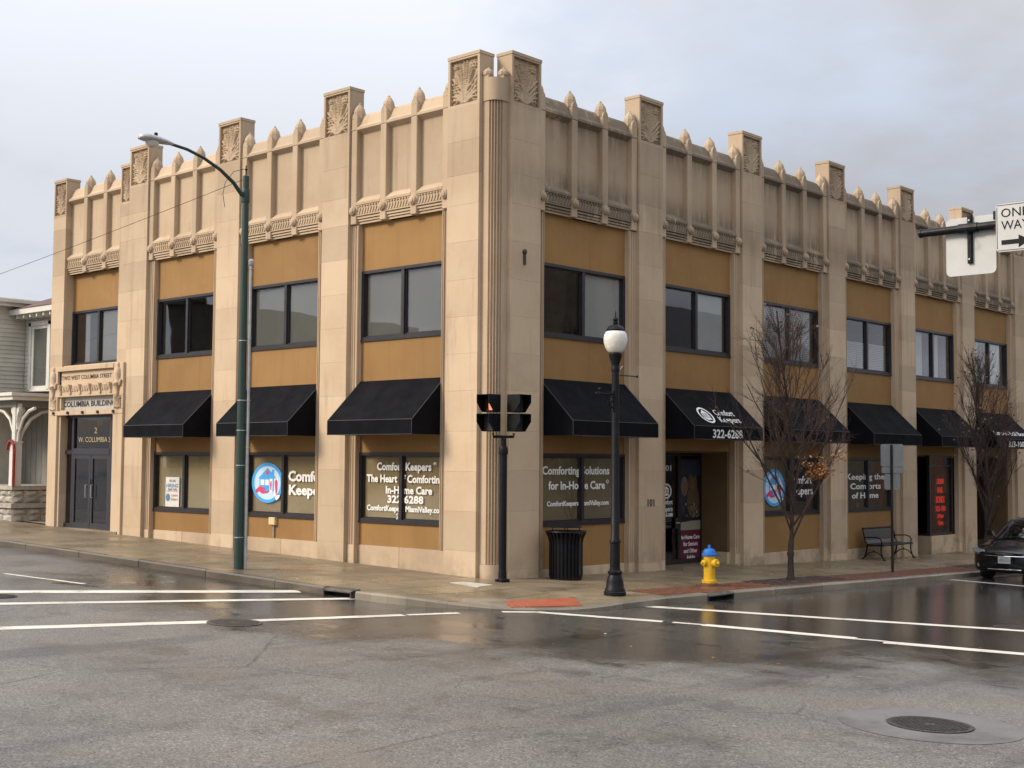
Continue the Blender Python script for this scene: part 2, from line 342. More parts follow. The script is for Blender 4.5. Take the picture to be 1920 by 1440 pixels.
M['tactile'] = pmat('tactile_plate', (0.33, 0.085, 0.042), 0.5, 0.15, 5, 0.4)
M['mulch'] = pmat('dark_pavers', (0.052, 0.034, 0.027), 0.5, 0.4, 14, 0.4, bump=0.5, bscale=40)
M['iron_worn'] = pmat('worn_iron_lid', (0.075, 0.064, 0.054), 0.45, 0.35, 9, 0.5, bump=0.5, bscale=50)
M['iron'] = pmat('cast_iron', (0.030, 0.026, 0.024), 0.5, 0.4, 18, 0.5, bump=0.5, bscale=50)
M['soil'] = pmat('sandy_soil', (0.26, 0.205, 0.14), 0.85, 0.2, 3)
M['grey_metal'] = pmat('galvanised', (0.38, 0.39, 0.40), 0.42, 0.12, 8, metal=0.35)
def greenpole():
    t = NT('green_pole_paint'); c = t.mix(t.rmp(t.noise(9, 6, 0.7, (1, 1, 0.25)), 0.55, 0.72, 0, 0.8), (0.013, 0.036, 0.027), (0.035, 0.062, 0.048))
    c = t.mix(t.rmp(t.noise(26, 5, 0.7, off=(4, 0, 2)), 0.66, 0.74), c, (0.10, 0.065, 0.04)); return t.fin(c, 0.45)
M['green'] = greenpole()
def chipped(name, c1, c2, rust):
    t = NT(name); n = t.noise(7, 5, 0.65); c = t.mix(t.rmp(n, .35, .7), c1, c2)
    c = t.mix(t.rmp(t.noise(22, 5, .7, off=(3, 1, 2)), .63, .70, 0, .9), c, rust); c = t.mix(t.rmp(t.noise(9, 5, .65, (1, 1, .3), (8, 2, 2)), .55, .75, 0, .45), c, tuple(v * .45 for v in c1))
    return t.fin(c, t.rmp(n, .3, .7, .42, .62), .4)
M['yellow'] = chipped('yellow_enamel', (0.70, 0.42, 0.012), (0.60, 0.36, 0.02), (0.16, 0.075, 0.03))
M['blue'] = chipped('blue_enamel', (0.012, 0.15, 0.55), (0.03, 0.17, 0.48), (0.10, 0.07, 0.06))
M['rust'] = pmat('rusty_flange', (0.16, 0.075, 0.03), 0.75, 0.3, 20)
# ------------------------------------------------------------------ lettering
_txt = {}
def text_mesh(body, bold=0.0, res=2):
    cu = bpy.data.curves.new('lettering', 'FONT'); cu.body = body; cu.size = 1.0; cu.offset = bold; cu.resolution_u = res; cu.extrude = 0.0
    ob = bpy.data.objects.new('lettering', cu); COL.objects.link(ob)
    dg = bpy.context.evaluated_depsgraph_get(); me = bpy.data.meshes.new_from_object(ob.evaluated_get(dg))
    bpy.data.objects.remove(ob); bpy.data.curves.remove(cu); return me
def text_verts(body, bold):
    me = text_mesh(body, bold)
    v = np.array([p.co[:] for p in me.vertices]).reshape(-1, 3); f = [tuple(p.vertices) for p in me.polygons]; bpy.data.meshes.remove(me)
    return v, f
def _cap(bold): 
    if bold not in _txt: v, _ = text_verts('H', bold); _txt[bold] = (v[:, 1].min(), v[:, 1].max())
    return _txt[bold]
def text_into(mb, body, x0, x1, zb, h, y=0.0, bold=0.012, thick=0.004):
    """Letters between x0 and x1, baseline zb, cap height h, face at y looking to -y, with a little thickness."""
    v, f = text_verts(body, bold); a, b = _cap(bold)
    xs = (v[:, 0] - v[:, 0].min()) / max(1e-6, np.ptp(v[:, 0])) * (x1 - x0) + x0
    zs = (v[:, 1] - a) / (b - a) * h + zb
    n = len(mb.v)
    mb.v += [(float(p), y, float(q)) for p, q in zip(xs, zs)]
    for q in f: mb.face([n + i for i in q])
    if thick:
        from collections import Counter
        cnt = Counter()
        for q in f:
            for i in range(len(q)): e = (q[i], q[(i + 1) % len(q)]); cnt[tuple(sorted(e))] += 1
        k = len(mb.v); mb.v += [(float(p), y + thick, float(q)) for p, q in zip(xs, zs)]
        for q in f:
            for i in range(len(q)):
                e = (q[i], q[(i + 1) % len(q)])
                if cnt[tuple(sorted(e))] == 1: mb.face((n + e[1], n + e[0], k + e[0], k + e[1]))
    return mb

# ------------------------------------------------------------------ the corner building
PW = 0.91; PD = 0.42; Z_TOP = 10.75
LC = [-0.9255, -4.9715, -9.0655, -13.145]                       # pier centres on the left front (x)
RC = [0.9255, 5.2517, 9.575, 13.977, 18.334, 22.722, 27.09, 31.45]   # pier centres on the right front (y)
YB = 32.0; XB = -17.65
bldg = tag(empty('corner_building', (0, 0, 0)), 'two storey tan limestone corner building with ochre panels and carved crenellated parapet piers', 'building')
def at(side, c): return ((c, 0, 0), 0.0) if side == 'L' else ((0, c, 0), PI / 2)
def SM(side, worn=False): return M['stone'] if side == 'L' else M['stone_stained' if worn else 'stone_shaded_side']
def ground_at(side, c): return gz(c, 0) if side == 'L' else gz(0, c)

# carved leaf panel: a height field of curling fronds and flowers, shared by every pier
def carved_mesh(w, h, nx=46, nz=58, relief=0.075):
    X, Z = np.meshgrid(np.linspace(-1, 1, nx), np.linspace(0, 1, nz)); asp = h / (w / 2); H = np.zeros_like(X)
    P = np.stack([X, Z * asp], -1)
    def stroke(a, b, c, wd0, wd1, amp):
        nonlocal H
        t = np.linspace(0, 1, 22)[:, None]; q = (1 - t) ** 2 * np.array(a) + 2 * t * (1 - t) * np.array(b) + t * t * np.array(c)
        for k in range(22):
            wd = wd0 + (wd1 - wd0) * k / 21; d = np.hypot(P[..., 0] - q[k, 0], P[..., 1] - q[k, 1]) / wd
            H = np.maximum(H, amp * np.sqrt(np.clip(1 - d * d, 0, 1)))
    A = asp
    for s in (-1, 1):
        stroke((0.05 * s, 0), (0.06 * s, .45 * A), (.10 * s, .97 * A), .10, .05, .8)
        stroke((.10 * s, .05 * A), (.18 * s, .5 * A), (.42 * s, .93 * A), .09, .04, .9)
        stroke((.08 * s, .12 * A), (.28 * s, .5 * A), (.62 * s, .80 * A), .08, .05, 1)
        for k, (z0, x1, z1) in enumerate(((.02, .92, .10), (.05, .92, .22), (.10, .95, .36), (.18, .93, .50), (.30, .93, .62))):
            stroke((.12 * s, z0 * A), (.55 * s, (z0 + .16) * A), (x1 * s, z1 * A), .11, .05, .85)
            stroke((.45 * s, (z0 + .10) * A), (.62 * s, (z0 + .02) * A), (.86 * s, (z1 - .06) * A), .07, .03, .7)
            stroke((.5 * s, (z0 + .12) * A), (.66 * s, (z0 + .20) * A), (.80 * s, (z1 + .05) * A), .06, .03, .75)
    def flower(x, z, r):
        nonlocal H
        d = np.hypot(P[..., 0] - x, P[..., 1] - z * A); th = np.arctan2(P[..., 1] - z * A, P[..., 0] - x)
        pet = r * (0.84 + 0.16 * np.cos(6 * th)); f = np.clip(1 - (d / pet) ** 4, 0, 1) * (0.75 + 0.35 * np.cos(d / r * 9))
        H = np.where(d < pet * 1.12, np.maximum(f, 0), H)
    flower(.62, .86, .30); flower(-.66, .36, .29); flower(-.70, .88, .22)
    H = np.clip(H, 0, 1.1); H[0, :] = H[-1, :] = 0; H[:, 0] = H[:, -1] = 0
    mb = MB(); mb.smooth = True
    mb.v = [(float(X[j, i]) * w / 2, float(-H[j, i] * relief), float(Z[j, i]) * h) for j in range(nz) for i in range(nx)]
    for j in range(nz - 1):
        for i in range(nx - 1): k = j * nx + i; mb.face((k, k + 1, k + nx + 1, k + nx))
    return mb.mesh('carved_panel', M['stone'])
carved = {'L': carved_mesh(0.77, 0.955)}
carved['R'] = carved['L'].copy(); carved['R'].materials.clear(); carved['R'].materials.append(M['stone_shaded_side'])

# joints between the ashlar blocks of a pier
JL = [0.53, 1.325, 2.13, 2.945, 3.77, 4.53, 5.29, 6.05, 6.83, 7.60, 8.225, 8.93, 9.64]
JR = [1.335, 2.16, 2.955, 3.77, 4.53, 5.29, 6.05, 6.83, 7.60, 8.225, 8.93, 9.64]
_blk = {}
def block_mesh(w, d, h, m):
    k = (round(w, 3), round(d, 3), round(h, 3), m.name)
    if k not in _blk: _blk[k] = MB().box(-w / 2, w / 2, 0, d, 0.0007, h - 0.0007, 0.0022).mesh('stone_block', m)
    return _blk[k]
def pier(side, c, w=PW, ztop=Z_TOP, d=PD, y0=0.0, carve=True):
    loc, rz = at(side, c); m = SM(side); g = ground_at(side, c)
    mb = MB(); zc = ztop - 1.11                      # cap: frame round the carved panel, lid
    mb.box(-w / 2 + .02, w / 2 - .02, y0 + 0.03, y0 + d - .03, g - .3, zc)
    mb.box(-w / 2, w / 2, y0 + .085, y0 + d, zc, ztop - .065)
    e = 0.06 if w > .8 else .05
    mb.box(-w / 2, -w / 2 + e, y0, y0 + .085, zc, ztop - .065); mb.box(w / 2 - e, w / 2, y0, y0 + .085, zc, ztop - .065)
    mb.box(-w / 2 + e, w / 2 - e, y0, y0 + .085, zc, zc + .07); mb.box(-w / 2 + e, w / 2 - e, y0, y0 + .085, ztop - .105, ztop - .065)
    mb.box(-w / 2 - .012, w / 2 + .012, y0 - .012, y0 + d + .012, ztop - .065, ztop)
    p = mb.build('pier', m, bldg, loc, rz)
    js = [j for j in (JL if side == 'L' else [g + .19] + JR) if j > g + 0.1 and j < zc - .3]
    zs = [g - .04] + js + [zc]
    for a, b in zip(zs, zs[1:]):
        put(block_mesh(w, d, b - a, m), 'stone_block', p, (0, y0, a))
    if carve:
        o = put(carved[side], 'carved_panel', p, (0, y0 + .082, zc + .072)); o.scale = ((w - 2 * e) / .77, 1, (1.11 - .18) / .955)
    return p
for c in LC: pier('L', c)
for c in RC: pier('R', c)
pier('L', (-17.65 - 16.95) / 2, w=0.70, ztop=10.41)
pier('L', (-14.105 - 13.602) / 2, w=0.497, ztop=10.37, y0=0.035)

# parapet rib with its bud finial
def rib_mesh(m):
    mb = MB(); w = .095
    mb.box(-w, w, .05, .24, 7.60, 9.722, .012); mb.box(-w, w, .05, .44, 9.726, 9.99, .012)
    mb.prism([(-w, 9.99), (w, 9.99), (w - .02, 10.07), (0, 10.16), (-w + .02, 10.07)], 1, .055, .10)
    mb.lathe([(.118, -.06), (.136, .0), (.136, .15), (.118, .215), (.06, .30), (.035, .315), (.03, .345), (.004, .375)], 8, (0, .205, 10.02), phase=.5, cap=False)
    return mb.mesh('parapet_rib', m)
def boss_mesh(m):
    mb = MB(); mb.smooth = False
    mb.lathe([(.10, 0), (.10, -.035), (.085, -.055), (.068, -.055), (.06, -.075), (.03, -.085), (.001, -.085)], 14, (0, .05, 7.90), 'y', cap=False); return mb.mesh('roundel', m)
RIB = {s: rib_mesh(SM(s)) for s in 'LR'}; BOSS = {s: boss_mesh(SM(s)) for s in 'LR'}
_flu = {}
def flute_mesh(side, zb, zg, w=0.235):
    mb = MB(); y = .10
    for k in range(3):
        a = -w / 2 + .022 + k * .072; mb.prism([(a, y + .055), (a + .010, y + .008), (a + .024, y), (a + .038, y + .008), (a + .048, y + .055)], 2, zb, 7.58)
    mb.box(-w / 2, w / 2, y + .052, y + .20, zb, 7.60); mb.box(-w / 2, -w / 2 + .016, y, y + .06, zb, 7.58); mb.box(w / 2 - .016, w / 2, y, y + .06, zb, 7.58)
    mb.box(-w / 2, w / 2, y - .005, y + .2, zg, zb - .004, .006)
    return mb.mesh('fluted_strip', SM(side))
_band = {}
def band_mesh(side, w):
    k = (side, round(w, 3))
    if k in _band: return _band[k]
    mb = MB(); h = w / 2
    def ext(pts): mb.prism(pts, 0, -h, h)            # (y,z) profile along the front
    for i in range(3): ext([(.135 - .026 * i, 7.60 + .056 * i), (.135 - .026 * i, 7.64 + .056 * i), (.24, 7.64 + .056 * i), (.24, 7.60 + .056 * i)])
    ext([(.16, 7.60), (.16, 7.768), (.24, 7.768), (.24, 7.60)])
    ext([(.075, 7.768), (.06, 7.778), (.06, 7.80), (.085, 7.81), (.085, 8.01), (.24, 8.01), (.24, 7.768)])
    ext([(.085, 8.01), (.05, 8.022), (.045, 8.075), (.075, 8.10), (.19, 8.21), (.24, 8.21), (.24, 8.01)])
    n = 8; st = (w - .06) / n
    for i in range(n):                                # raised points above, slanting leaves below
        x = -h + .03 + st * i
        mb.prism([(x, 8.01), (x + st, 8.01), (x + st * .5, 7.972)], 1, .062, .09)
        mb.prism([(x + st * .04, 7.812), (x + st * .50, 7.812), (x + st * 1.0, 7.935), (x + st * .78, 7.965)], 1, .064, .09)
    mb.box(-h, -h + .03, .062, .09, 7.81, 8.01); mb.box(h - .03, h, .062, .09, 7.81, 8.01)
    _band[k] = mb.mesh('relief_band', SM(side, True)); return _band[k]
def coping_mesh(side, w):
    k = ('c', side, round(w, 3))
    if k not in _band:
        mb = MB(); mb.prism([(.055, 9.73), (.055, 9.785), (.085, 9.80), (.135, 9.86), (.165, 9.94), (.215, 10.06), (.27, 10.115), (.31, 10.13), (.46, 10.12), (.46, 9.645), (.187, 9.645)], 0, -w / 2, w / 2)
        _band[k] = mb.mesh('coping', SM(side, True))
    return _band[k]

def window(side, c, x0, x1, z0, z1, panes=2, name='window', blinds=('blind', 'blind'), depth=.24, glass='glass', sash=True):
    """Bronze frame with mullion; panes and blinds are its children."""
    loc, rz = at(side, c); f = .065; d = depth; mb = MB()
    mb.box(x0, x1, d - .022, d + .10, z1 - f, z1); mb.box(x0, x1, d - .022, d + .10, z0, z0 + f)
    mb.box(x0, x0 + f, d - .022, d + .10, z0 + f, z1 - f); mb.box(x1 - f, x1, d - .022, d + .10, z0 + f, z1 - f)
    mb.box(x0 - .01, x1 + .01, d - .035, d + .02, z0 - .03, z0 + .002)
    step = (x1 - x0) / panes
    for i in range(1, panes): mb.box(x0 + step * i - .045, x0 + step * i + .045, d - .012, d + .10, z0 + f, z1 - f)
    if sash:                                            # sliding sash stiles a little behind
        for i in range(panes):
            a = x0 + step * i + (f if i == 0 else .045); b = x0 + step * (i + 1) - (f if i == panes - 1 else .045)
            for (u, v, p, q) in ((a, a + .03, z0 + f, z1 - f), (b - .03, b, z0 + f, z1 - f), (a + .03, b - .03, z0 + f, z0 + f + .03), (a + .03, b - .03, z1 - f - .03, z1 - f)):
                mb.box(u, v, d + .035, d + .075, p, q)
    w = mb.build(name, M['frame'], bldg, loc, rz)
    for i in range(panes):
        a = x0 + step * i + .03; b = x0 + step * (i + 1) - .03
        MB().box(a, b, d + .052, d + .060, z0 + .03, z1 - .03).build('pane', M[glass], w)
        bl = blinds[i]
        if bl:
            nm, top, bot, l, r = bl if isinstance(bl, tuple) else (bl, 1, 0, 0, 1)
            MB().box(a + (b - a) * l, a + (b - a) * r, d + .085, d + .091, z0 + (z1 - z0) * bot, z0 + (z1 - z0) * top).build('blind', M[nm], w)
    return w
def letters(parent, mat, lines, y, name='lettering', bold=.012):
    for body, x0, x1, zb, h in lines: text_into(MB(), body, x0, x1, zb, h, y, bold).build(name, M[mat], parent)

ZH, ZS = 6.55, 5.00                                    # heads and sills of the upper windows
ZH2, ZS2 = 2.515, 1.01
def clear(side, i):
    """(centre, half width) of bay i between piers i and i+1."""
    C = LC if side == 'L' else RC; a, b = C[i], C[i + 1]; return (a + b) / 2, (abs(b - a) - PW) / 2
def parapet(side, c, hw, ribs=None, ends=True):
    loc, rz = at(side, c); m = M['stone'] if side == 'L' else M['stone_half_stained']
    MB().box(-hw, hw, .19, .40, 8.0, 9.655).build('parapet_panel', m, bldg, loc, rz)
    put(coping_mesh(side, 2 * hw), 'coping', bldg, loc, rz)
    xs = ribs if ribs is not None else [-hw + .112, -hw / 3 + .037, hw / 3 - .037, hw - .112]
    for x in xs:
        r = put(RIB[side], 'parapet_rib', bldg, ((c + x, 0, 0) if side == 'L' else (0, c + x, 0)), rz)
        put(BOSS[side], 'roundel', r)
    ed = ([-hw] if xs[0] > -hw + .3 else []) + [v for x in xs for v in (x - .095, x + .095)] + ([hw] if xs[-1] < hw - .3 else [])
    for a, b in zip(ed[0::2] if len(ed) % 2 == 0 and xs[0] > -hw + .3 else ed[1::2], ed[1::2] if len(ed) % 2 == 0 and xs[0] > -hw + .3 else ed[2::2]):
        q = (a + b) / 2; put(band_mesh(side, b - a), 'relief_band', bldg, ((c + q, 0, 0) if side == 'L' else (0, c + q, 0)), rz)
def spandrel(side, c, x0, x1, z0, z1, mat='stucco', y=.24, name='spandrel'):
    loc, rz = at(side, c); return MB().box(x0, x1, y, y + .14, z0, z1).build(name, M[mat], bldg, loc, rz)
def base_course(side, c, x0, x1, z0, z1, n):
    loc, rz = at(side, c); p = MB().box(x0, x1, .26, .38, z0, z1).build('base_course', SM(side), bldg, loc, rz)
    st = (x1 - x0) / n
    for k in range(n): MB().box(x0 + st * k + .002, x0 + st * (k + 1) - .002, .215, .27, z0, z1, .006).build('stone_block', SM(side), p)
def bay(side, i, upper, lower, kind='window'):
    c, hw = clear(side, i); loc, rz = at(side, c); ow = hw - .235; g = ground_at(side, c)
    zb = .49 if side == 'L' else .095
    if side == 'R': zb = g + .30 if g + .3 < .095 else .095
    parapet(side, c, hw)
    for s in (-1, 1):
        k = (side, round(zb, 2), round(g, 1))
        if k not in _flu: _flu[k] = flute_mesh(side, zb, g - .10)
        x = s * (hw - .1175); put(_flu[k], 'fluted_strip', bldg, ((c + x, 0, 0) if side == 'L' else (0, c + x, 0)), rz)
    spandrel(side, c, -ow, ow, ZH, 7.66)
    wu = window(side, c, -ow, ow, ZS, ZH, blinds=upper)
    wl = None
    if kind == 'window':
        spandrel(side, c, -ow, ow, ZH2, ZS - .03)
        wl = window(side, c, -ow, ow, ZS2, ZH2, blinds=lower)
        spandrel(side, c, -ow, ow, zb, ZS2 - .03)
        base_course(side, c, -ow, ow, g - .06 if side == 'L' else g - .1, zb - .003, 2)
    else: spandrel(side, c, -ow, ow, 2.62, ZS - .03)
    return c, hw, ow, wu, wl
E_ = None
L1 = bay('L', 0, ('blind_grey', 'blind_grey'), ('blind', 'blind'))
L2 = bay('L', 1, ('blind_grey', 'blind_grey'), ('blind', 'blind'))
L3 = bay('L', 2, (None, None), ('blind', 'blind'))
R1 = bay('R', 0, (None, 'blind_white'), ('blind_dark', 'blind_dark'))
R2 = bay('R', 1, (None, ('blind_white', 1, 0, 0, .86)), None, 'door')
R3 = bay('R', 2, ('blind_slat', ('blind_slat', 1, 0, 0, .8)), (('blind_dark', 1, 0, 0, 1), None))
R4 = bay('R', 3, (('blind_slat', .55, 0, 0, 1), ('blind_slat', .55, 0, 0, .85)), (None, None))
R5 = bay('R', 4, (('blind_white', 1, 0, 0, .6), ('blind_white', 1, 0, 0, .35)), None, 'shop')
R6 = bay('R', 5, (('blind_white', 1, 0, 0, .5), ('blind_white', 1, 0, 0, .7)), None, 'door')
R7 = bay('R', 6, (None, 'blind_grey'), (None, None))
# vinyl lettering on the panes (coordinates relative to each bay centre)
def rel(c, *ls): return [(b, x0 - c, x1 - c, z, h) for b, x0, x1, z, h in ls]
YG = .288
letters(L1[4], 'white', rel(L1[0], ('Comfort Keepers', -3.769, -2.06, 2.125, .175), ('\u00ae', -2.0, -1.90, 2.24, .07), ('The Heart of Comforting', -4.10, -1.70, 1.865, .17),
        ('In-Home Care', -3.472, -2.026, 1.625, .165), ('322 6288', -3.414, -2.29, 1.425, .165), ('ComfortKeepers MiamiValley.com', -4.085, -1.68, 1.245, .125)), YG, bold=.032)
letters(L2[4], 'white', rel(L2[0], ('Comfort', -6.872, -5.42, 1.835, .25), ('Keepers', -6.843, -5.42, 1.52, .24)), YG, bold=.036)
letters(R1[4], 'white', rel(R1[0], ('Comforting Solutions', 1.811, 4.087, 2.065, .18), ('for In-Home Care', 2.012, 3.93, 1.745, .18), ('\u00ae', 3.97, 4.07, 1.87, .08), ('ComfortKeepers MiamiValley.com', 1.969, 4.065, 1.395, .11)), YG, bold=.026)
letters(R3[4], 'white', rel(R3[0], ('Comfort', 11.80, 13.00, 1.79, .21), ('Keepers', 11.82, 13.05, 1.50, .21)), YG, bold=.02)
letters(R4[4], 'white', rel(R4[0], ('Keeping the', 14.93, 17.25, 1.885, .17), ('Comforts', 15.166, 17.017, 1.61, .17), ('of Home', 15.258, 16.868, 1.345, .17)), YG, bold=.018)

# round window emblem: blue ring, house, hand and two figures
def emb_mat(n, c): M[n] = pmat(n, c, 0.45, 0.03)
emb_mat('sky_blue_vinyl', (0.06, 0.36, 0.78)); emb_mat('pale_blue_vinyl', (0.52, 0.70, 0.86)); emb_mat('pink_vinyl', (0.62, 0.055, 0.16)); emb_mat('white_vinyl_disc', (0.82, 0.83, 0.84))
def disc(mb, cx, cz, r, y0, y1, n=36, sx=1.0, r0=0.0, a0=0.0, a1=2 * PI):
    if r0 <= 0: mb.prism([(cx + r * sx * math.cos(a0 + (a1 - a0) * i / n), cz + r * math.sin(a0 + (a1 - a0) * i / n)) for i in range(n)], 1, y0, y1); return
    for i in range(n):
        a, b = a0 + (a1 - a0) * i / n, a0 + (a1 - a0) * (i + 1) / n
        mb.prism([(cx + r * sx * math.cos(a), cz + r * math.sin(a)), (cx + r * sx * math.cos(b), cz + r * math.sin(b)), (cx + r0 * sx * math.cos(b), cz + r0 * math.sin(b)), (cx + r0 * sx * math.cos(a), cz + r0 * math.sin(a))], 1, y0, y1)
def emblem(parent, cx, cz, r, sx, y):
    mb = MB(); T = lambda pts: [(cx + p * r * sx, cz + q * r) for p, q in pts]
    mb.mi = 1; disc(mb, cx, cz, r, y - .012, y, 40, sx)
    mb.mi = 0; disc(mb, cx, cz, r * 1.0, y - .016, y - .012, 40, sx, r * .84)
    L = 1
    def P(pts, mi, l): mb.mi = mi; mb.prism(T(pts), 1, y - .016 - .003 * l, y - .012)
    P([(-.58, .22), (0, .74), (.22, .55), (.30, .55), (.30, .66), (.42, .66), (.42, .40), (.56, .22)], 0, 0)
    P([(-.50, .22), (.42, .22), (.42, -.42), (-.50, -.42)], 0, 0)
    P([(-.42, -.12), (-.42, .16), (-.18, .16), (-.18, -.12)], 3, 1); P([(-.12, -.12), (-.12, .16), (.10, .16), (.10, -.12)], 3, 1)
    P([(.16, .20), (.34, .20), (.34, -.52), (.16, -.52)], 3, 1)
    P([(.46, .22), (.70, .22), (.66, -.62), (.44, -.62)], 3, 0)
    P([(.22, .10), (.27, .10), (.30, -.05), (.27, -.36), (.22, -.36), (.19, -.05)], 2, 2)
    P([(.53, .18), (.60, .18), (.66, .02), (.64, -.42), (.58, -.60), (.53, -.42), (.49, .02)], 2, 2)
    P([(-.78, -.40), (-.46, -.16), (-.10, -.26), (-.16, -.32), (-.30, -.32), (-.04, -.42), (.18, -.36), (.02, -.50), (-.32, -.54), (-.52, -.42), (-.70, -.52)], 2, 2)
    P([(0, .36), (.10, .50), (.08, .60), (.02, .60), (0, .55), (-.02, .60), (-.08, .60), (-.10, .50)], 2, 1)
    P([(.52, -.72), (.60, -.60), (.84, -.58), (.76, -.74), (.60, -.86)], 3, 2)
    return mb.build('emblem', [M['sky_blue_vinyl'], M['pale_blue_vinyl'], M['pink_vinyl'], M['white_vinyl_disc']], parent)
emblem(L2[4], -7.653 - L2[0], 1.788, .478, 1.27, YG)
emblem(R3[4], 11.03 - R3[0], 1.70, .485, 1.07, YG)

# fluted quarter column in the corner notch, with its plain cap and two buds
def corner_column():
    mb = MB(); cx, cy, R = -.30, .30, .20; zb = .28
    pts = []; n = 5
    for k in range(n):                                  # arris, hollow, arris
        a0 = -PI / 2 + (PI / 2) * k / n; a1 = -PI / 2 + (PI / 2) * (k + 1) / n
        for t, rr in ((0, R + .004), (.22, R + .004), (.30, R - .030), (.60, R - .046), (.88, R - .030)):
            a = a0 + (a1 - a0) * t; pts.append((cx + rr * math.cos(a), cy + rr * math.sin(a)))
    pts.append((cx + R, cy)); 
    ring = [(-.47, .10)] + pts + [(-.10, .47), (-.47, .47)]
    mb.prism(ring, 2, zb, 9.68)
    arc = [(cx + .225 * math.cos(-PI / 2 + PI / 2 * i / 10), cy + .225 * math.sin(-PI / 2 + PI / 2 * i / 10)) for i in range(11)]
    mb.prism([(-.47, .085)] + arc + [(-.085, .47), (-.47, .47)], 2, 9.684, 10.155)
    mb.prism([(-.47, .085)] + arc + [(-.085, .47), (-.47, .47)], 2, -.10, zb - .004)
    for (x, y) in ((-.385, .17), (-.17, .385)):
        mb.prism([(x - .085, y - .085), (x + .085, y - .085), (x + .085, y + .085), (x - .085, y + .085)], 2, 10.15, 10.22)
        mb.lathe([(.10, -.03), (.118, .0), (.116, .055), (.065, .115), (.035, .125), (.002, .17)], 8, (x, y, 10.24), phase=.5, cap=False)
    return mb.build('corner_column', M['stone'], bldg)
corner_column()

# inner walls, roof
MB().box(XB + .3, -1.45, 1.45, YB - .5, -1.2, 9.4).build('inner_wall', M['interior'], bldg)
MB().box(XB + .05, -.38, .38, YB, 9.40, 9.55).build('roof', M['roof'], bldg)
MB().box(XB, XB + .3, .42, YB, -.5, 10.1).build('side_wall', M['stucco'], bldg)
MB().box(XB + .3, -.4, YB - .3, YB, -1.6, 10.1).build('rear_wall', M['stucco'], bldg)
for z in (3.75, 7.55, -.05):
    MB().box(XB + .3, -.40, .40, 1.46, z, z + .15).build('floor_slab', M['interior'], bldg); MB().box(-1.46, -.40, 1.47, YB - .3, z - (.6 if z < 0 else 0), z + .15 - (.6 if z < 0 else 0)).build('floor_slab', M['interior'], bldg)

# ---- entrance bay at the far left (Two West Columbia Street)
DX0, DX1 = -16.95, -14.105; dc = (DX0 + DX1) / 2; dhw = (DX1 - DX0) / 2
parapet('L', dc, dhw, ribs=[-15.975 - dc, -14.93 - dc])
spandrel('L', dc, -dhw, dhw, ZH, 7.66, y=.30)
wd = window('L', dc, -dhw, dhw, ZS - .02, ZH, blinds=(('blind_grey', 1, 0, .42, .58), 'blind_grey'), depth=.30)
fr = MB(); yo = -.07                                      # stone surround, proud of the piers
def slab(x0, x1, z0, z1, y0=yo, y1=.30, c=.008): fr.box(x0, x1, y0, y1, z0, z1, c)
slab(-17.50, -17.05, .36, 3.545); slab(-14.06, -13.58, .30, 3.545)
slab(-17.50, -13.58, 3.55, 3.675); slab(-17.05, -14.06, 3.68, 3.70, .0)
slab(-17.50, -17.05, 3.68, 4.065); slab(-14.06, -13.58, 3.68, 4.065)
slab(-17.50, -13.58, 4.07, 4.42, yo + .01); slab(-17.05, -14.06, 4.42, 4.80, .0); slab(-17.05, -14.06, 4.80, 4.93, yo - .02)
slab(-17.50, -17.05, 4.42, 4.93, yo); slab(-14.06, -13.58, 4.42, 4.93, yo); slab(-17.05, -14.06, 4.93, 4.97, .05)
sur = fr.build('entrance_surround', M['stone'], bldg)
for i in range(6):                                         # console brackets of the frieze
    x = -17.0 + .10 + i * .53
    MB().prism([(yo - .085, 4.41), (yo - .075, 4.33), (yo - .03, 4.22), (yo - .025, 4.14), (yo + .02, 4.12), (yo + .02, 4.41)], 0, x, x + .085).build('bracket', M['stone'], sur)
for i in range(5):                                         # carved chevrons between them
    mb = MB(); x = -16.80 + i * .53
    for k in range(4): mb.prism([(x + .03 + k * .085, 4.22), (x + .07 + k * .085, 4.22), (x + .11 + k * .085, 4.37), (x + .055 + k * .085, 4.37)], 1, yo - .015, yo + .02)
    mb.build('carved_frieze', M['stone'], sur)
for x in (-17.27, -13.84):                                 # carved figures on the corners of the surround
    mb = MB(); mb.smooth = True
    mb.lathe([(.02, .93), (.06, .90), (.07, .84), (.05, .79), (.11, .74), (.13, .60), (.10, .46), (.12, .40), (.15, .38), (.15, .34), (.10, .32), (.05, .12), (.03, .0)], 10, (x, yo - .01, 4.02), sy=.7)
    for s in (-1, 1):
        for k in range(3): mb.ball((x + s * .13 + s * .02 * k, yo - .02, 4.34 + .05 * k), .045, 7, 5)
    mb.build('carved_figure', M['stone'], sur)
    put(carved['L'], 'carved_panel', sur, (x if x < -15 else -13.82, yo + .0, 3.70)).scale = (.45, .5, .36)
for i in range(5): MB().box(-17.24 + i * .80, -17.18 + i * .80, yo - .05, yo + .01, 3.575, 3.655).build('stud', M['letter_dark'], sur)
letters(sur, 'letter_dark', [('TWO WEST COLUMBIA STREET', -16.93, -14.27, 4.553, .115)], -.006, bold=.012)
sp = MB().box(-17.05, -14.06, .10, .16, 3.70, 4.066).build('sign_panel', M['plaster'], sur)
letters(sp, 'letter_dark', [('COLUMBIA BUILDING', -17.0, -14.20, 3.79, .155)], .09, bold=.016)
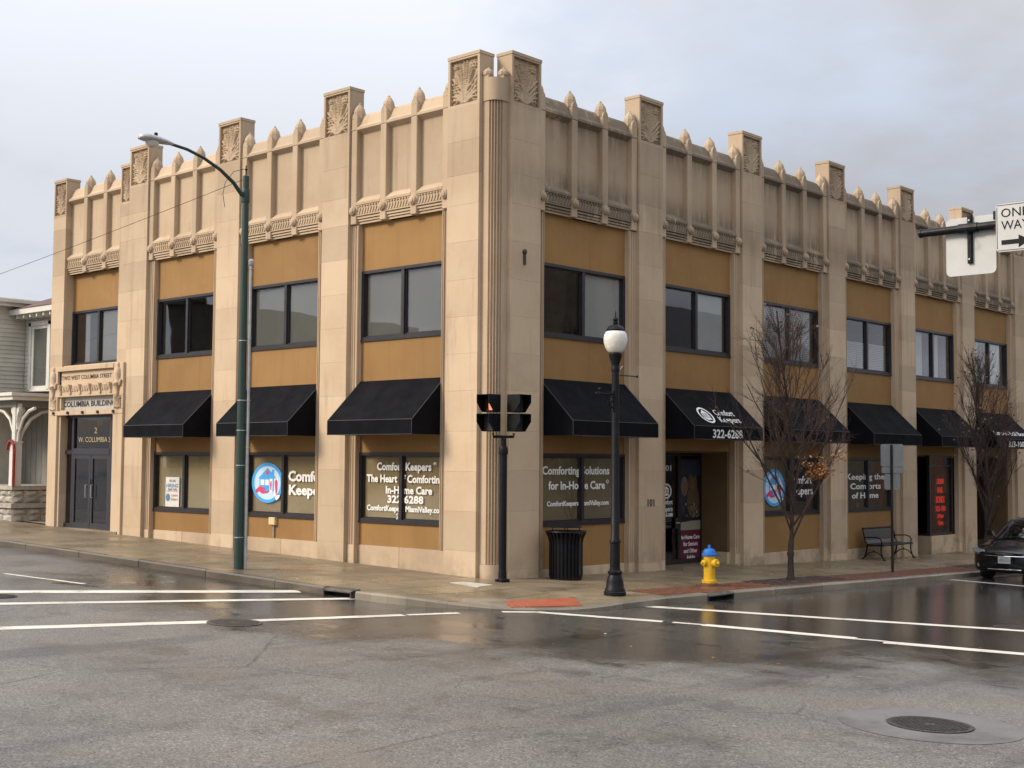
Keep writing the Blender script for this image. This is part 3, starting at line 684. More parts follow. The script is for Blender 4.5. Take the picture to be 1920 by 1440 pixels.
# glazed door set
fd = .17; dz = .385; mb = MB(); DXL, DXM, DXR = -16.50, -15.54, -14.58
for a, b in ((-17.05, -16.98), (-16.60, DXL), (DXR, -14.48), (-14.12, -14.06)): mb.box(a, b, fd, fd + .12, dz, 3.55)
mb.box(-16.98, -16.60, fd + .002, fd + .12, 3.48, 3.545); mb.box(DXL, DXR, fd + .002, fd + .12, 3.48, 3.545); mb.box(-16.98, -16.60, fd - .005, fd + .11, 2.46, 2.56); mb.box(DXL, DXR, fd - .01, fd + .12, 2.44, 2.62)
door = mb.build('entrance_door', M['frame_blue'], bldg)
for a, b, hx in ((DXL + .005, DXM - .01, DXM - .16), (DXM + .01, DXR - .005, DXM + .13)):
    lf = MB(); lf.box(a, a + .09, fd, fd + .06, dz, 2.43); lf.box(b - .09, b, fd, fd + .06, dz, 2.43); lf.box(a + .09, b - .09, fd, fd + .06, 2.33, 2.43); lf.box(a + .09, b - .09, fd, fd + .06, dz, dz + .16)
    lf.build('door_leaf', M['frame_blue'], door); MB().box(a + .09, b - .09, fd + .025, fd + .033, dz + .16, 2.33).build('pane', M['glass_dark'], door)
    hb = MB(); hb.tube([(hx, fd, 1.60), (hx, fd - .06, 1.60), (hx, fd - .06, 1.25), (hx, fd, 1.25)], .014, 6); hb.build('handle', M['grey_metal'], door)
MB().box(DXM - .03, DXM + .04, fd - .03, fd, 1.62, 1.76).build('lock_box', M['frame_blue'], door)
for x0, x1, z0, z1 in ((-16.98, -16.60, .5, 2.46), (-16.98, -16.60, 2.56, 3.48), (DXL, DXR, 2.62, 3.48), (-14.48, -14.12, .5, 3.48)): MB().box(x0, x1, fd + .05, fd + .058, z0, z1).build('pane', M['glass_dark'], door)
MB().box(-16.98, -16.60, fd + .002, fd + .1, dz, .5).build('kick_panel', M['frame_blue'], door); MB().box(-14.48, -14.12, fd + .002, fd + .1, dz, .5).build('kick_panel', M['frame_blue'], door)
MB().box(-15.36, -15.10, fd + .07, fd + .075, 3.24, 3.44).build('notice', M['blind'], door)
letters(door, 'gold', [('2', -15.47, -15.33, 3.04, .155), ('W. COLUMBIA ST.', -16.32, -14.44, 2.795, .14)], fd + .045, bold=.0)
MB().box(-17.4, -13.7, -.10, .45, .30, .384, .01).build('door_step', M['concrete'], bldg)

# ---- recessed entrances on the right front
def recess(bay_, back, z0, pier_s):
    c, hw, ow, _, _ = bay_; loc, rz = at('R', c)
    for s in (-1, 1):
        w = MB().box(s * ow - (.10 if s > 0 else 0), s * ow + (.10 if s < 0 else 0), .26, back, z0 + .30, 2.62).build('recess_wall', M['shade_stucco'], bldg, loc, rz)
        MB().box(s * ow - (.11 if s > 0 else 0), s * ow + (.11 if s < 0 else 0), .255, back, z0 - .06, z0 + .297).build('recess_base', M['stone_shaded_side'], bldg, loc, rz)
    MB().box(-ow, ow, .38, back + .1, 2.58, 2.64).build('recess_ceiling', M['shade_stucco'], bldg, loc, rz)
    MB().box(-ow, ow, .0, back + .1, z0 - .15, z0 + .012).build('recess_floor', M['concrete'], bldg, loc, rz)
    return c, ow, loc, rz
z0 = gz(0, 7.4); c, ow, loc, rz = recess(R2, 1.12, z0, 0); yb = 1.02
mb = MB()
for a, b in ((-ow + .1, -ow + .16), (-.98, -.90), (.36, .46), (1.36, 1.44)): mb.box(a, b, yb, yb + .08, z0 + .01, 2.58)
mb.box(-ow + .1, 1.44, yb - .003, yb + .077, 2.50, 2.58); mb.box(-.9, .36, yb + .003, yb + .08, 2.18, 2.26) if False else None
mb.box(-ow + .1, 1.44, yb - .003, yb + .077, z0 + .01, z0 + .13)
od = mb.build('office_door', M['frame'], bldg, loc, rz)
for a, b in ((-ow + .16, -.98), (-.90, .36), (.46, 1.36)): MB().box(a, b, yb + .03, yb + .038, z0 + .13, 2.50).build('pane', M['glass_dark'], od)
MB().tube([(.25, yb - .03, .86), (.25, yb - .10, .86), (.12, yb - .10, .86)], .018, 6).build('handle', M['grey_metal'], od)
MB().box(.20, .29, yb - .035, yb, .72, .98).build('lock_plate', M['letter_dark'], od)
letters(od, 'white', rel(c, ('101', 7.18, 7.50, 2.135, .14), ('Comfort', 7.03, 7.56, 1.315, .12), ('Keepers', 7.03, 7.56, 1.145, .12), ('322.6288', 7.03, 7.57, 1.02, .085)), yb + .024, bold=.016)
def white_logo(mb, cx, cz, r, y, sx=1.0):
    disc(mb, cx, cz, r, y - .004, y, 30, sx, r * .80)
    T = lambda pts: [(cx + p * r * sx, cz + q * r) for p, q in pts]
    mb.prism(T([(-.55, .20), (0, .70), (.55, .20)]), 1, y - .004, y)
    for a in (-.45, -.15, .15, .40): mb.prism(T([(a - .08, -.30), (a + .08, -.30), (a + .08, .16), (a - .08, .16)]), 1, y - .004, y)
    mb.prism(T([(-.62, -.34), (-.3, -.30), (.45, -.36), (.50, -.55), (-.2, -.62)]), 1, y - .004, y)
lg = MB(); white_logo(lg, 7.30 - c, 1.64, .185, yb + .024, 1.15); lg.build('emblem', M['white'], od)
# advertising film on the sidelight: picture above, maroon panel below
ps = MB(); X0, X1 = .48, 1.34
emb_mat('film_dark', (0.008, 0.009, 0.012)); emb_mat('film_hair', (0.13, 0.12, 0.11)); emb_mat('film_skin', (0.15, 0.085, 0.05)); emb_mat('film_gold', (0.095, 0.06, 0.026)); emb_mat('film_pale', (0.24, 0.235, 0.18)); emb_mat('film_maroon', (0.11, 0.012, 0.035)); emb_mat('film_blue', (0.02, 0.028, 0.045))
y = yb + .026; ps.mi = 0; ps.box(X0, X1, y - .002, y, .80, 2.44)
ps.mi = 5; ps.box(X0, X1, y - .003, y, z0 + .14, .66); ps.mi = 4; ps.prism([(X0, .665), (X0, .86), (X0 + .35, .875), (X0 + .42, .89), (X1, .90), (X1, .665)], 1, y - .003, y)
ps.mi = 6; ps.box(X0, X1, y - .0025, y, 2.02, 2.40)
def blob(mi, cx, cz, rx, rz_, l): ps.mi = mi; ps.prism([(cx + rx * math.cos(2 * PI * i / 14), cz + rz_ * math.sin(2 * PI * i / 14)) for i in range(14)], 1, y - .003 - .001 * l, y)
blob(6, X0 + .12, 1.40, .12, .36, 0); blob(3, X0 + .55, 1.38, .27, .42, 0); blob(1, X0 + .17, 1.76, .15, .24, 1); blob(2, X0 + .19, 1.68, .11, .18, 2); blob(2, X0 + .50, 1.82, .12, .18, 1); blob(3, X0 + .42, 1.84, .09, .22, 2); blob(3, X0 + .64, 1.80, .07, .25, 2); blob(2, X0 + .55, 1.22, .16, .07, 2)
rr = random.Random(3)
for k in range(26): blob(rr.choice((1, 3, 6, 4)), X0 + .08 + rr.random() * .72, .98 + rr.random() * .34, .02 + rr.random() * .02, .015 + rr.random() * .025, 3)
poster = ps.build('window_film', [M[k] for k in ('film_dark', 'film_hair', 'film_skin', 'film_gold', 'film_pale', 'film_maroon', 'film_blue')], od)
letters(od, 'white', (('In-Home Care', .52, 1.30, .44, .105), ('for Seniors', .60, 1.22, .27, .105), ('and Other', .62, 1.20, .10, .105), ('Adults', .74, 1.10, -.06, .105)), y - .008, name='film_lettering')
# number plate letters on the pier beside it
nb = MB(); text_into(nb, '101', 5.12, 5.37, 1.345, .16, -.012, .012, .012); nb.build('house_number', M['letter_dark'], bldg, (0, 0, 0), PI / 2)
nb = MB().box(.845, .905, -.03, .01, 6.37, 6.60); nb.lathe([(.055, 0), (.06, -.02), (.04, -.05), (.001, -.055)], 10, (.875, 0, 6.635), 'y', cap=False); nb.build('iron_bracket', M['letter_dark'], bldg, (0, 0, 0), PI / 2)

# far entrance behind the second tree, and the corner shop window
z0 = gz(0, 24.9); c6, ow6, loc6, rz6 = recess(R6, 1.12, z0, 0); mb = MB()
for a, b in ((-ow6 + .1, -ow6 + .17), (-.5, -.42), (.5, .58), (ow6 - .17, ow6 - .1)): mb.box(a, b, yb, yb + .08, z0 + .01, 2.58)
mb.box(-ow6 + .1, ow6 - .1, yb - .003, yb + .077, z0 + .01, z0 + .12); mb.box(-ow6 + .1, ow6 - .1, yb - .003, yb + .077, 2.48, 2.58)
sd_ = mb.build('shop_door', M['frame'], bldg, loc6, rz6)
for a, b in ((-ow6 + .17, -.5), (-.42, .5), (.58, ow6 - .17)): MB().box(a, b, yb + .03, yb + .038, z0 + .12, 2.48).build('pane', M['glass_dark'], sd_)
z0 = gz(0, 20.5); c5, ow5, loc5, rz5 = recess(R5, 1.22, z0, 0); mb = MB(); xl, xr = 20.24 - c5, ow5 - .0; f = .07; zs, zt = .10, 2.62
mb.box(xl, xr, .26, .36, zt - f, zt); mb.box(xl, xr, .26, .36, zs, zs + f); mb.box(xl, xl + f, .26, .36, zs + f, zt - f); mb.box(xr - .17, xr, .26, .36, zs + f, zt - f); mb.box(xl + f, xr - .17, .27, .35, 2.28, 2.32)
mb.box(xl, xl + .08, .36, 1.2, zt - f, zt); mb.box(xl, xl + .08, .36, 1.2, zs, zs + f); mb.box(xl, xl + .08, 1.12, 1.2, zs + f, zt - f)
sw = mb.build('shop_window', M['frame'], bldg, loc5, rz5)
MB().box(xl + f, xr - .17, .305, .313, zs + f, zt - f).build('pane', M['glass_dark'], sw); MB().box(xl + .03, xl + .038, .36, 1.12, zs + f, zt - f).build('pane', M['glass_dark'], sw)
bs = MB().box(xl, xr, .24, 1.2, z0 - .1, zs - .002).build('shop_window_base', M['stone_shaded_side'], bldg, loc5, rz5)
for k in range(2): MB().box(xl + (xr - xl) / 2 * k + .004, xl + (xr - xl) / 2 * (k + 1) - .004, .215, .25, z0 - .1, zs - .004, .006).build('stone_block', M['stone_shaded_side'], bs)
MB().box(-ow5 + .1, xl - .1, 1.1, 1.2, z0 + .01, 2.58).build('inner_door', M['frame'], bldg, loc5, rz5)
# ------------------------------------------------------------------ ground, road, pavements, kerbs
def sheet(name, pts, mat, zf, kind='structure'):
    mb = MB(); mb.poly([(x, y, zf(x, y)) for x, y in pts]); o = mb.build(name, M[mat]); return tag(o, kind=kind)
sheet('ground', [(-900, -900), (900, -900), (900, 900), (-900, 900)], 'soil', lambda x, y: gz(x, y, -.30))
road = sheet('road', [(-260, -260), (260, -260), (260, 260), (-260, 260)], 'asphalt', lambda x, y: gz(x, y, -.14))
KR, KX, KY = 3.3, .45, -.65                                # kerb return: radius and centre
KL, KE = KY - KR, KX + KR                                  # kerb lines y = -3.95, x = 3.75
arc = [(KX + KR * math.cos(-PI / 2 + PI / 2 * i / 14), KY + KR * math.sin(-PI / 2 + PI / 2 * i / 14)) for i in range(15)]
inner = [(KX + (KR - .17) * math.cos(-PI / 2 + PI / 2 * i / 14), KY + (KR - .17) * math.sin(-PI / 2 + PI / 2 * i / 14)) for i in range(15)]
walk = MB(); WL, WR = -70.0, 60.0
under = [(WL, KL + .1)] + [(x, y) for x, y in [(KX + (KR - .1) * math.cos(-PI / 2 + PI / 2 * i / 14), KY + (KR - .1) * math.sin(-PI / 2 + PI / 2 * i / 14)) for i in range(15)]] + [(KE - .1, WR), (-.3, WR), (-.3, .3), (WL, .3)]
walk.poly([(x, y, side(x, y, -.022)) for x, y in under])
sidewalk = tag(walk.build('sidewalk', M['kerb']), kind='structure')
def clip(poly, nx, ny, d):                                 # keep nx*x+ny*y <= d
    out = []
    for i in range(len(poly)):
        p, q = poly[i], poly[(i + 1) % len(poly)]; a, b = nx * p[0] + ny * p[1] - d, nx * q[0] + ny * q[1] - d
        if a <= 0: out.append(p)
        if a * b < 0: t = a / (a - b); out.append((p[0] + (q[0] - p[0]) * t, p[1] + (q[1] - p[1]) * t))
    return out
hull = [((inner[i][0] + inner[i + 1][0]) / 2 - KX, (inner[i][1] + inner[i + 1][1]) / 2 - KY) for i in range(14)]
def slab_piece(poly, name='paving_slab', mat='concrete', parent=None, th=.03, lift=0.0):
    if len(poly) < 3: return
    ar = abs(sum(poly[i][0] * poly[(i + 1) % len(poly)][1] - poly[(i + 1) % len(poly)][0] * poly[i][1] for i in range(len(poly)))) / 2
    if ar < .04: return
    mb = MB(); n = len(poly)
    mb.v = [(x, y, side(x, y, lift)) for x, y in poly] + [(x, y, side(x, y, lift - th)) for x, y in poly]
    mb.face(range(n))
    for i in range(n): mb.face((i, n + i, n + (i + 1) % n, (i + 1) % n))
    return mb.build(name, M[mat], parent or sidewalk)
g = .010
def cells(xs, ys, clipper=None):
    for a, b in zip(xs, xs[1:]):
        for c, d in zip(ys, ys[1:]):
            poly = [(a + g, c + g), (b - g, c + g), (b - g, d - g), (a + g, d - g)]
            if clipper: poly = clipper(poly)
            slab_piece(poly)
def corner_clip(poly):
    for i in range(14):
        hx, hy = hull[i]; l = math.hypot(hx, hy); nx, ny = hx / l, hy / l
        rr_ = (KR - .17) * math.cos(PI / 56); poly = clip(poly, nx, ny, nx * KX + ny * KY + rr_)
        if len(poly) < 3: break
    return poly
ysl = [KL + .17, KL + 1.40, KL + 2.68, .0]
cells([-28 + 1.52 * i for i in range(19)] + [.45], ysl)
xs = [.45, 1.3, 2.05, 2.65, 3.05, KE - .17]; ys_ = [KL + .17, -3.2, -2.6, -2.0, -1.3, -.65]
tact = [(2.28, -2.14), (2.74, -.80), (3.46, -1.42), (2.98, -2.72)]
cells(xs, ys_, corner_clip); cells([.0, .45], [KL + .17 + 9, KL + 10]) if False else None
cells([0.0, .45], [-.65, 0.0]) if False else None
cells([.45, 1.9, KE - .17], [-.65, .85])
xr_ = [0.0, 1.36, 2.62]; yr_ = [.85 + 1.5 * i for i in range(28)]
cells([0.0, .45], [-.65, .85]) if False else None
cells(xr_, yr_)
slab_piece([(.0, 0), (.45, 0), (.45, .85), (.0, .85)]); 
# tactile plate with raised domes
tp = slab_piece(tact, 'tactile_plate', 'tactile', None, .02, .012)
db = MB(); 
for i in range(9):
    for j in range(9):
        u, v = (i + .5) / 9, (j + .5) / 9
        a = [tact[0][k] * (1 - u) + tact[3][k] * u for k in (0, 1)]; b = [tact[1][k] * (1 - u) + tact[2][k] * u for k in (0, 1)]
        x, y = a[0] * (1 - v) + b[0] * v, a[1] * (1 - v) + b[1] * v; db.lathe([(.03, 0), (.018, .007)], 6, (x, y, side(x, y, .012)))
tag(db.build('raised_domes', M['tactile'], tp), kind='stuff')
slab_piece([(.06, -1.24), (.88, -1.33), (.73, -.76), (.04, -.84)], 'access_cover', 'slab_pale', None, .02, .008)
# red paver band along the kerb, dark pavers round the trees
bp = MB()
def pave(x0, x1, y0, y1, mb, bl=.2, bw=.1, avoid=()):
    j = 0; x = x0
    while x < x1 - .02:
        y = y0 - (bl / 2 if j % 2 else 0)
        while y < y1:
            a, b = max(y, y0) + .004, min(y + bl, y1) - .004; cx, cy = x + bw / 2, (a + b) / 2
            if b - a > .03 and not any(u0 < cx < u1 and v0 < cy < v1 for u0, u1, v0, v1 in avoid):
                h = .002 + rng.random() * .005; n = len(mb.v); p = [(x + .004, a), (x + bw - .004, a), (x + bw - .004, b), (x + .004, b)]
                mb.v += [(q[0], q[1], gz(q[0], q[1], h)) for q in p] + [(q[0], q[1], gz(q[0], q[1], -.02)) for q in p]
                mb.face((n, n + 1, n + 2, n + 3))
                for i in range(4): mb.face((n + i, n + 4 + i, n + 4 + (i + 1) % 4, n + (i + 1) % 4))
            y += bl
        x += bw; j += 1
PITS = [(2.5, 3.5, 5.05, 8.2), (2.5, 3.5, 15.4, 18.6)]
pave(2.66, 3.56, .95, 13.0, bp, avoid=PITS); pave(2.66, 3.56, 13.0, 34.0, bp, .4, .1, avoid=PITS)
tag(bp.build('red_pavers', M['brickpave'], sidewalk), kind='stuff')
dp = MB()
for q in PITS: pave(*q, dp, .2, .1)
tag(dp.build('dark_pavers', M['mulch'], sidewalk), kind='stuff')
# kerb stones
kerb = tag(empty('kerb', (0, 0, 0)), kind='structure')
def kerb_stone(a, b, na, nb):
    """a,b outer points; na,nb inner points"""
    mb = MB(); lo, top = -.20, .004; e = .03
    def P(p, z): return (p[0], p[1], z)
    def lerp(p, q, t): return (p[0] + (q[0] - p[0]) * t, p[1] + (q[1] - p[1]) * t)
    A0, B0 = lerp(a, b, .004), lerp(a, b, .996); C0, D0 = lerp(na, nb, .004), lerp(na, nb, .996)
    A1, B1 = lerp(A0, C0, e / .17), lerp(B0, D0, e / .17)
    mb.v = [P(A0, gz(*A0, lo)), P(B0, gz(*B0, lo)), P(B0, side(*B0, top - e)), P(A0, side(*A0, top - e)), P(A1, side(*A1, top)), P(B1, side(*B1, top)), P(D0, side(*D0, top)), P(C0, side(*C0, top)), P(D0, gz(*D0, lo)), P(C0, gz(*C0, lo))]
    for f in ((0, 1, 2, 3), (3, 2, 5, 4), (4, 5, 6, 7), (7, 6, 8, 9), (0, 3, 4, 7, 9), (1, 8, 6, 5, 2)): mb.face(f)
    mb.build('kerb_stone', M['kerb_dark' if a[0] < -.2 else 'kerb'], kerb)
DL = (-.40, .36); DR = (1.95, 2.85)                         # storm drain inlets interrupt the kerb
segs = [-40 + 2.4 * i for i in range(16)] + [-1.8, DL[0]]
for a, b in zip(segs, segs[1:]):
    if b > a: kerb_stone((a, KL), (b, KL), (a, KL + .17), (b, KL + .17))
for i in range(14): kerb_stone(arc[i], arc[i + 1], inner[i], inner[i + 1])
yy = [-.65, .65, DR[0]]
for a, b in zip(yy, yy[1:]): kerb_stone((KE, a), (KE, b), (KE - .17, a), (KE - .17, b))
yy = [DR[1]] + [4.4 + 1.9 * i for i in range(22)]
for a, b in zip(yy, yy[1:]): kerb_stone((KE, a), (KE, b), (KE - .17, a), (KE - .17, b))
def drain(label, c, rz, w):
    t = tag(empty('storm_drain', (c[0], c[1], gz(*c)), rz), label, 'storm drain')
    h = w / 2
    MB().prism([(-.01, -.035), (.03, -.008), (.20, .006), (.20, -.16), (.17, -.16), (.17, -.03), (.03, -.035), (-.01, -.055)], 0, -h, h).build('inlet_hood', M['iron_worn'], t)
    MB().box(-h, h, .14, .19, -.3, -.03).build('inlet_mouth', M['black'], t)
    b = MB(); b.box(-h, -h + .03, -.015, .16, -.16, -.03); b.box(h - .03, h, -.015, .16, -.16, -.03); b.build('inlet_cheek', M['iron'], t)
drain('dark iron kerb inlet with open mouth on the street to the left of the corner', ((DL[0] + DL[1]) / 2, KL), 0, DL[1] - DL[0])
drain('dark iron kerb inlet with open mouth in front of the yellow hydrant', (KE, (DR[0] + DR[1]) / 2), PI / 2, DR[1] - DR[0])

# painted lines (each a thin sheet just above the asphalt)
def line(name, pts, zo=.004):
    mb = MB(); n = 14; (a, b), (c, d) = pts                  # quad: edge a->b and edge c->d, subdivided with a ragged edge
    L, R_ = [], []
    for i in range(n + 1):
        t = i / n; j = lambda: rng.uniform(-.012, .012)
        L.append((a[0] + (b[0] - a[0]) * t + j(), a[1] + (b[1] - a[1]) * t + j())); R_.append((c[0] + (d[0] - c[0]) * t + j(), c[1] + (d[1] - c[1]) * t + j()))
    for i in range(n): mb.poly([(p[0], p[1], gz(p[0], p[1], -.14 + zo)) for p in (L[i], L[i + 1], R_[i + 1], R_[i])])
    return tag(mb.build(name, M['paint']), kind='structure')
def stripe(p, q, w):
    d = Vector((q[0] - p[0], q[1] - p[1])).normalized(); nx, ny = -d.y * w / 2, d.x * w / 2
    return line('road_marking', (((p[0] + nx, p[1] + ny), (q[0] + nx, q[1] + ny)), ((p[0] - nx, p[1] - ny), (q[0] - nx, q[1] - ny))))
stripe((-6.0, -7.06), (-3.71, -6.70), .11)
stripe((-6.37, -15.6), (-1.02, -4.00), .42)
stripe((-3.78, -15.6), (.70, -2.86), .26)
stripe((-.44, -15.6), (1.95, -7.25), .30); stripe((1.95, -7.25), (2.55, -4.75), .24); stripe((2.56, -4.68), (2.78, -3.75), .15)
stripe((3.02, -2.98), (3.36, -2.42), .17); stripe((3.32, -2.47), (5.26, -1.58), .23); stripe((5.40, -1.50), (5.9, -1.30), .14)
stripe((3.50, -.05), (9.25, 3.08), .27); stripe((9.25, 3.08), (16.5, 6.98), .27)
stripe((5.88, -1.32), (8.15, -.56), .28); stripe((8.15, -.62), (8.6, -.45), .12); stripe((8.6, -.58), (17.0, 2.54), .30)
stripe((3.85, 12.45), (5.6, 15.4), .22) if False else None
stripe((3.82, 12.55), (9.0, 12.9), .22)
def manhole(label, c, r, ringr=None, mat='iron'):
    t = tag(empty('manhole_cover', (c[0], c[1], gz(c[0], c[1], -.136))), label, 'manhole cover'); mb = MB()
    mb.lathe([(r, 0), (r, .008), (r * .93, .010), (r * .92, .004), (r * .90, .006), (.001, .007)], 36, cap=False)
    mb.xform(Matrix(((1, 0, 0, 0), (0, 1, 0, 0), (GA, GB, 1, 0), (0, 0, 0, 1)))); mb.build('lid', M[mat], t)
    k = MB(); n = int(r / .035)
    for i in range(-n, n + 1):
        for j in range(-n, n + 1):
            x, y = i * .035, j * .035
            if math.hypot(x, y) < r * .86 and math.hypot(x, y) > .07: k.box(x - .011, x + .011, y - .011, y + .011, .004, .014)
    k.xform(Matrix(((1, 0, 0, 0), (0, 1, 0, 0), (GA, GB, 1, 0), (0, 0, 0, 1)))); tag(k.build('tread_studs', M[mat], t), kind='stuff')
    if ringr:                                              # patch of newer asphalt round the frame
        a = MB(); a.lathe([(r + .015, .0), (ringr, .0)], 40, cap=False); a.xform(Matrix(((1, 0, 0, 0), (0, 1, 0, 0), (GA, GB, 1, 0), (0, 0, 0, 1))))
        a.build('asphalt_collar', M['collar'], t)
def collar():
    t = NT('smooth_asphalt'); f = t.noise(110, 3, 0.7); c = t.mix(t.rmp(f, .3, .7), (0.10, 0.092, 0.088), (0.185, 0.172, 0.165))
    n = t.noise(1.3, 4, .6); c = t.scale(c, t.rmp(n, .35, .65, .75, 1.05)); t.bump(f, .3, .006); return t.fin(c, t.rmp(n, .35, .65, .3, .55), .5)
M['collar'] = collar()
manhole('round cast iron manhole cover in a ring of smooth asphalt in the near road', (11.98, -6.32), .42, .90)
manhole('dark manhole cover touching the crosswalk line left of the corner', (2.03, -7.60), .40, None, 'iron_worn')
manhole('manhole cover between two white lines at the left edge of the road', (-2.5, -8.92), .30)
manhole('manhole cover in the wet road at the right edge beside a crosswalk line', (8.98, 3.42), .33)
# fallen leaves and scraps
lf = MB()
for (cx, cy, sx, sy, n) in ((3.1, 6.7, .5, 1.6, 40), (4.4, 6, .6, 5, 40), (2.2, 9, 1.6, 6, 30), (9, -4, 6, 5, 45), (3, -3.5, 5, 1.5, 20), (-4, -3.6, 5, .6, 20)):
    for k in range(n):
        x, y = rng.gauss(cx, sx * .6), rng.gauss(cy, sy * .5); a = rng.random() * 6; s = rng.uniform(.012, .03)
        onwalk = x < KE and y > KL and not (x > KX and y < KY and math.hypot(x - KX, y - KY) > KR)
        z = (side(x, y, .012) if onwalk else gz(x, y, -.132))
        if onwalk and x < 0 and y > 0: continue
        lf.mi = rng.choice((0, 0, 1)); lf.poly([(x + s * math.cos(a + q), y + s * .6 * math.sin(a + q), z + rng.random() * .008) for q in (0, 1.5, 3.1, 4.7)])
M['leaf'] = pmat('orange_leaf', (0.46, 0.20, 0.045), 0.6, 0.3, 20, rand=.1); M['scrap'] = pmat('pale_scrap', (0.5, 0.47, 0.42), 0.7)
tag(lf.build('fallen_leaves', [M['leaf'], M['scrap']]), kind='stuff')

# ------------------------------------------------------------------ awnings
SL = Vector((0, -.94, -.905)); SLn = SL.normalized()
TM = Matrix(((1, 0, 0, 0), (0, 0.694, .72 * 1.0, .24), (0, -.72 * 1.0, .694, 4.09), (0, 0, 0, 1)))
def slope_xf(p):                                           # (x, depth, -t) -> awning slope
    x, d, t = p; up = -SLn; nrm = Vector((0, -up.z, up.y)); nrm = nrm if nrm.z > 0 else -nrm
    q = Vector((0, .24, 4.09)) + up * t + nrm * (-d); return (x, q.y, q.z)
def awning(side_, bay_, label, slope_text=None, front_text=None, logo=None):
    c, hw, ow = bay_[:3]; loc, rz = at(side_, c); w = ow - .005
    t = tag(empty('awning', (loc[0], loc[1], 0), rz), label, 'awning', 'black awnings over the ground floor windows')
    mb = MB(); prof = [(.235, 4.09), (-.70, 3.185), (-.70, 3.165), (.235, 4.065)]
    n = 12                                                  # canvas sags a little between its ribs
    for k in range(n):
        a, b = -w + 2 * w * k / n, -w + 2 * w * (k + 1) / n
        for j in range(4):
            def S(x, u):
                s = math.sin(PI * ((x + w) / (2 * w) * 3 % 1)) * math.sin(PI * u) * .026
                return (x, .235 - .935 * u, 4.09 - .905 * u - s)
            u0, u1 = j / 4, (j + 1) / 4; mb.poly([S(a, u0), S(b, u0), S(b, u1), S(a, u1)])
    for s in (-w, w):
        mb.prism([(.235, 4.088), (-.70, 3.183), (-.70, 2.885), (.235, 2.885)], 0, s - .004, s + .004)
    mb.build('canopy', M['canvas'], t)
    v = MB(); v.box(-w, w, -.708, -.70, 2.88, 3.187); v.build('valance', M['canvas'], t)
    pp = MB()
    for s in (-w, w): pp.tube([(s, .235, 4.093), (s, -.706, 3.19)], .007, 5); pp.tube([(s, -.708, 3.19), (s, -.708, 2.88)], .006, 5)
    pp.tube([(-w, -.708, 3.19), (w, -.708, 3.19)], .007, 5); pp.tube([(-w, -.708, 2.885), (w, -.708, 2.885)], .005, 5); pp.build('piping', M['piping'], t)
    fr_ = MB()
    for s in (-w + .02, 0, w - .02): fr_.tube([(s, .23, 4.05), (s, -.68, 3.14)], .012, 5); fr_.tube([(s, -.68, 3.14), (s, -.68, 2.90)], .012, 5); fr_.tube([(s, -.68, 2.90), (s, .23, 2.90)], .012, 5)
    fr_.build('frame', M['grey_metal'], t)
    if slope_text or logo:
        def onslope(tm, nm): tm.v = [slope_xf(p) for p in tm.v]; tm.build(nm, M['white'], t)
        if logo: tm = MB(); white_logo(tm, logo[0] - c, -logo[1], logo[2], -.004); onslope(tm, 'emblem')
        for b, x0, x1, tb, h in (slope_text or []): onslope(text_into(MB(), b, x0 - c, x1 - c, -tb, h, -.006, .012, .003), 'lettering')
    for b, x0, x1, zb, h in (front_text or []): text_into(MB(), b, x0 - c, x1 - c, zb, h, -.714, .018).build('front_lettering', M['white'], t)
    return t
awning('L', L3, 'black awning between the stone entrance and the green street light pole')
awning('L', L2, 'black awning partly behind the green street light pole')
awning('L', L1, 'black awning over the window lettered The Heart of Comforting')
awning('R', R1, 'plain black awning behind the globe street lamp')
awning('R', R2, 'black awning lettered 322-6288 with a white round emblem', [('Comfort', 7.28, 8.12, .90, .19), ('Keepers', 7.26, 8.14, 1.14, .19)], [('322-6288', 6.70, 7.97, 2.92, .20)], (6.83, .92, .27))
awning('R', R3, 'plain black awning behind the tree with a few orange leaves')
awning('R', R4, 'plain black awning above the black metal bench')
awning('R', R5, 'plain black awning over the red neon shop window')
awning('R', R6, 'black awning lettered 323-100 behind the dark tree at the right', [('Crusen Bail Bonds', 23.40, 26.35, 1.12, .19)], [('323-100', 24.10, 25.42, 2.93, .19)])

M['red_card'] = pmat('red_card_print', (.55, .035, .03), .6)
# ------------------------------------------------------------------ small things on the fronts
t = tag(empty('wall_box', (-7.31, .24, .89)), 'small pale yellow electrical box on the ochre wall under the round emblem window', 'electrical box')
MB().box(-.12, .12, -.09, 0, -.09, .09, .015).build('cover', M['blind_pale'] if 'blind_pale' in M else pmat('cream_plastic', (.62, .50, .26), .45), t)
MB().lathe([(.02, 0), (.02, -.3)], 8, (.02, -.03, -.08)).build('conduit', M['grey_metal'], t)
t = tag(empty('hiring_poster', (-11.67, .283, 1.07)), 'white help wanted poster with blue and red print inside the window nearest the entrance', 'poster')
MB().box(-.31, .31, 0, .004, 0, .80).build('sheet', pmat('poster_paper', (.62, .60, .56), .6), t)
emb_mat('print_navy', (.05, .07, .12)); emb_mat('print_blue', (.07, .20, .36)); emb_mat('print_red', (.36, .10, .09))
mb = MB(); text_into(mb, 'WE ARE', -.15, .15, .665, .07, -.002, .02, .001); text_into(mb, 'Apply Today', -.20, .22, .465, .055, -.002, .02, .001); mb.build('dark_print', M['print_navy'], t)
mb = MB(); text_into(mb, 'HIRING', -.27, .27, .53, .10, -.002, .03, .001); disc(mb, -.19, .27, .10, -.002, 0, 20); mb.build('blue_print', M['print_blue'], t)
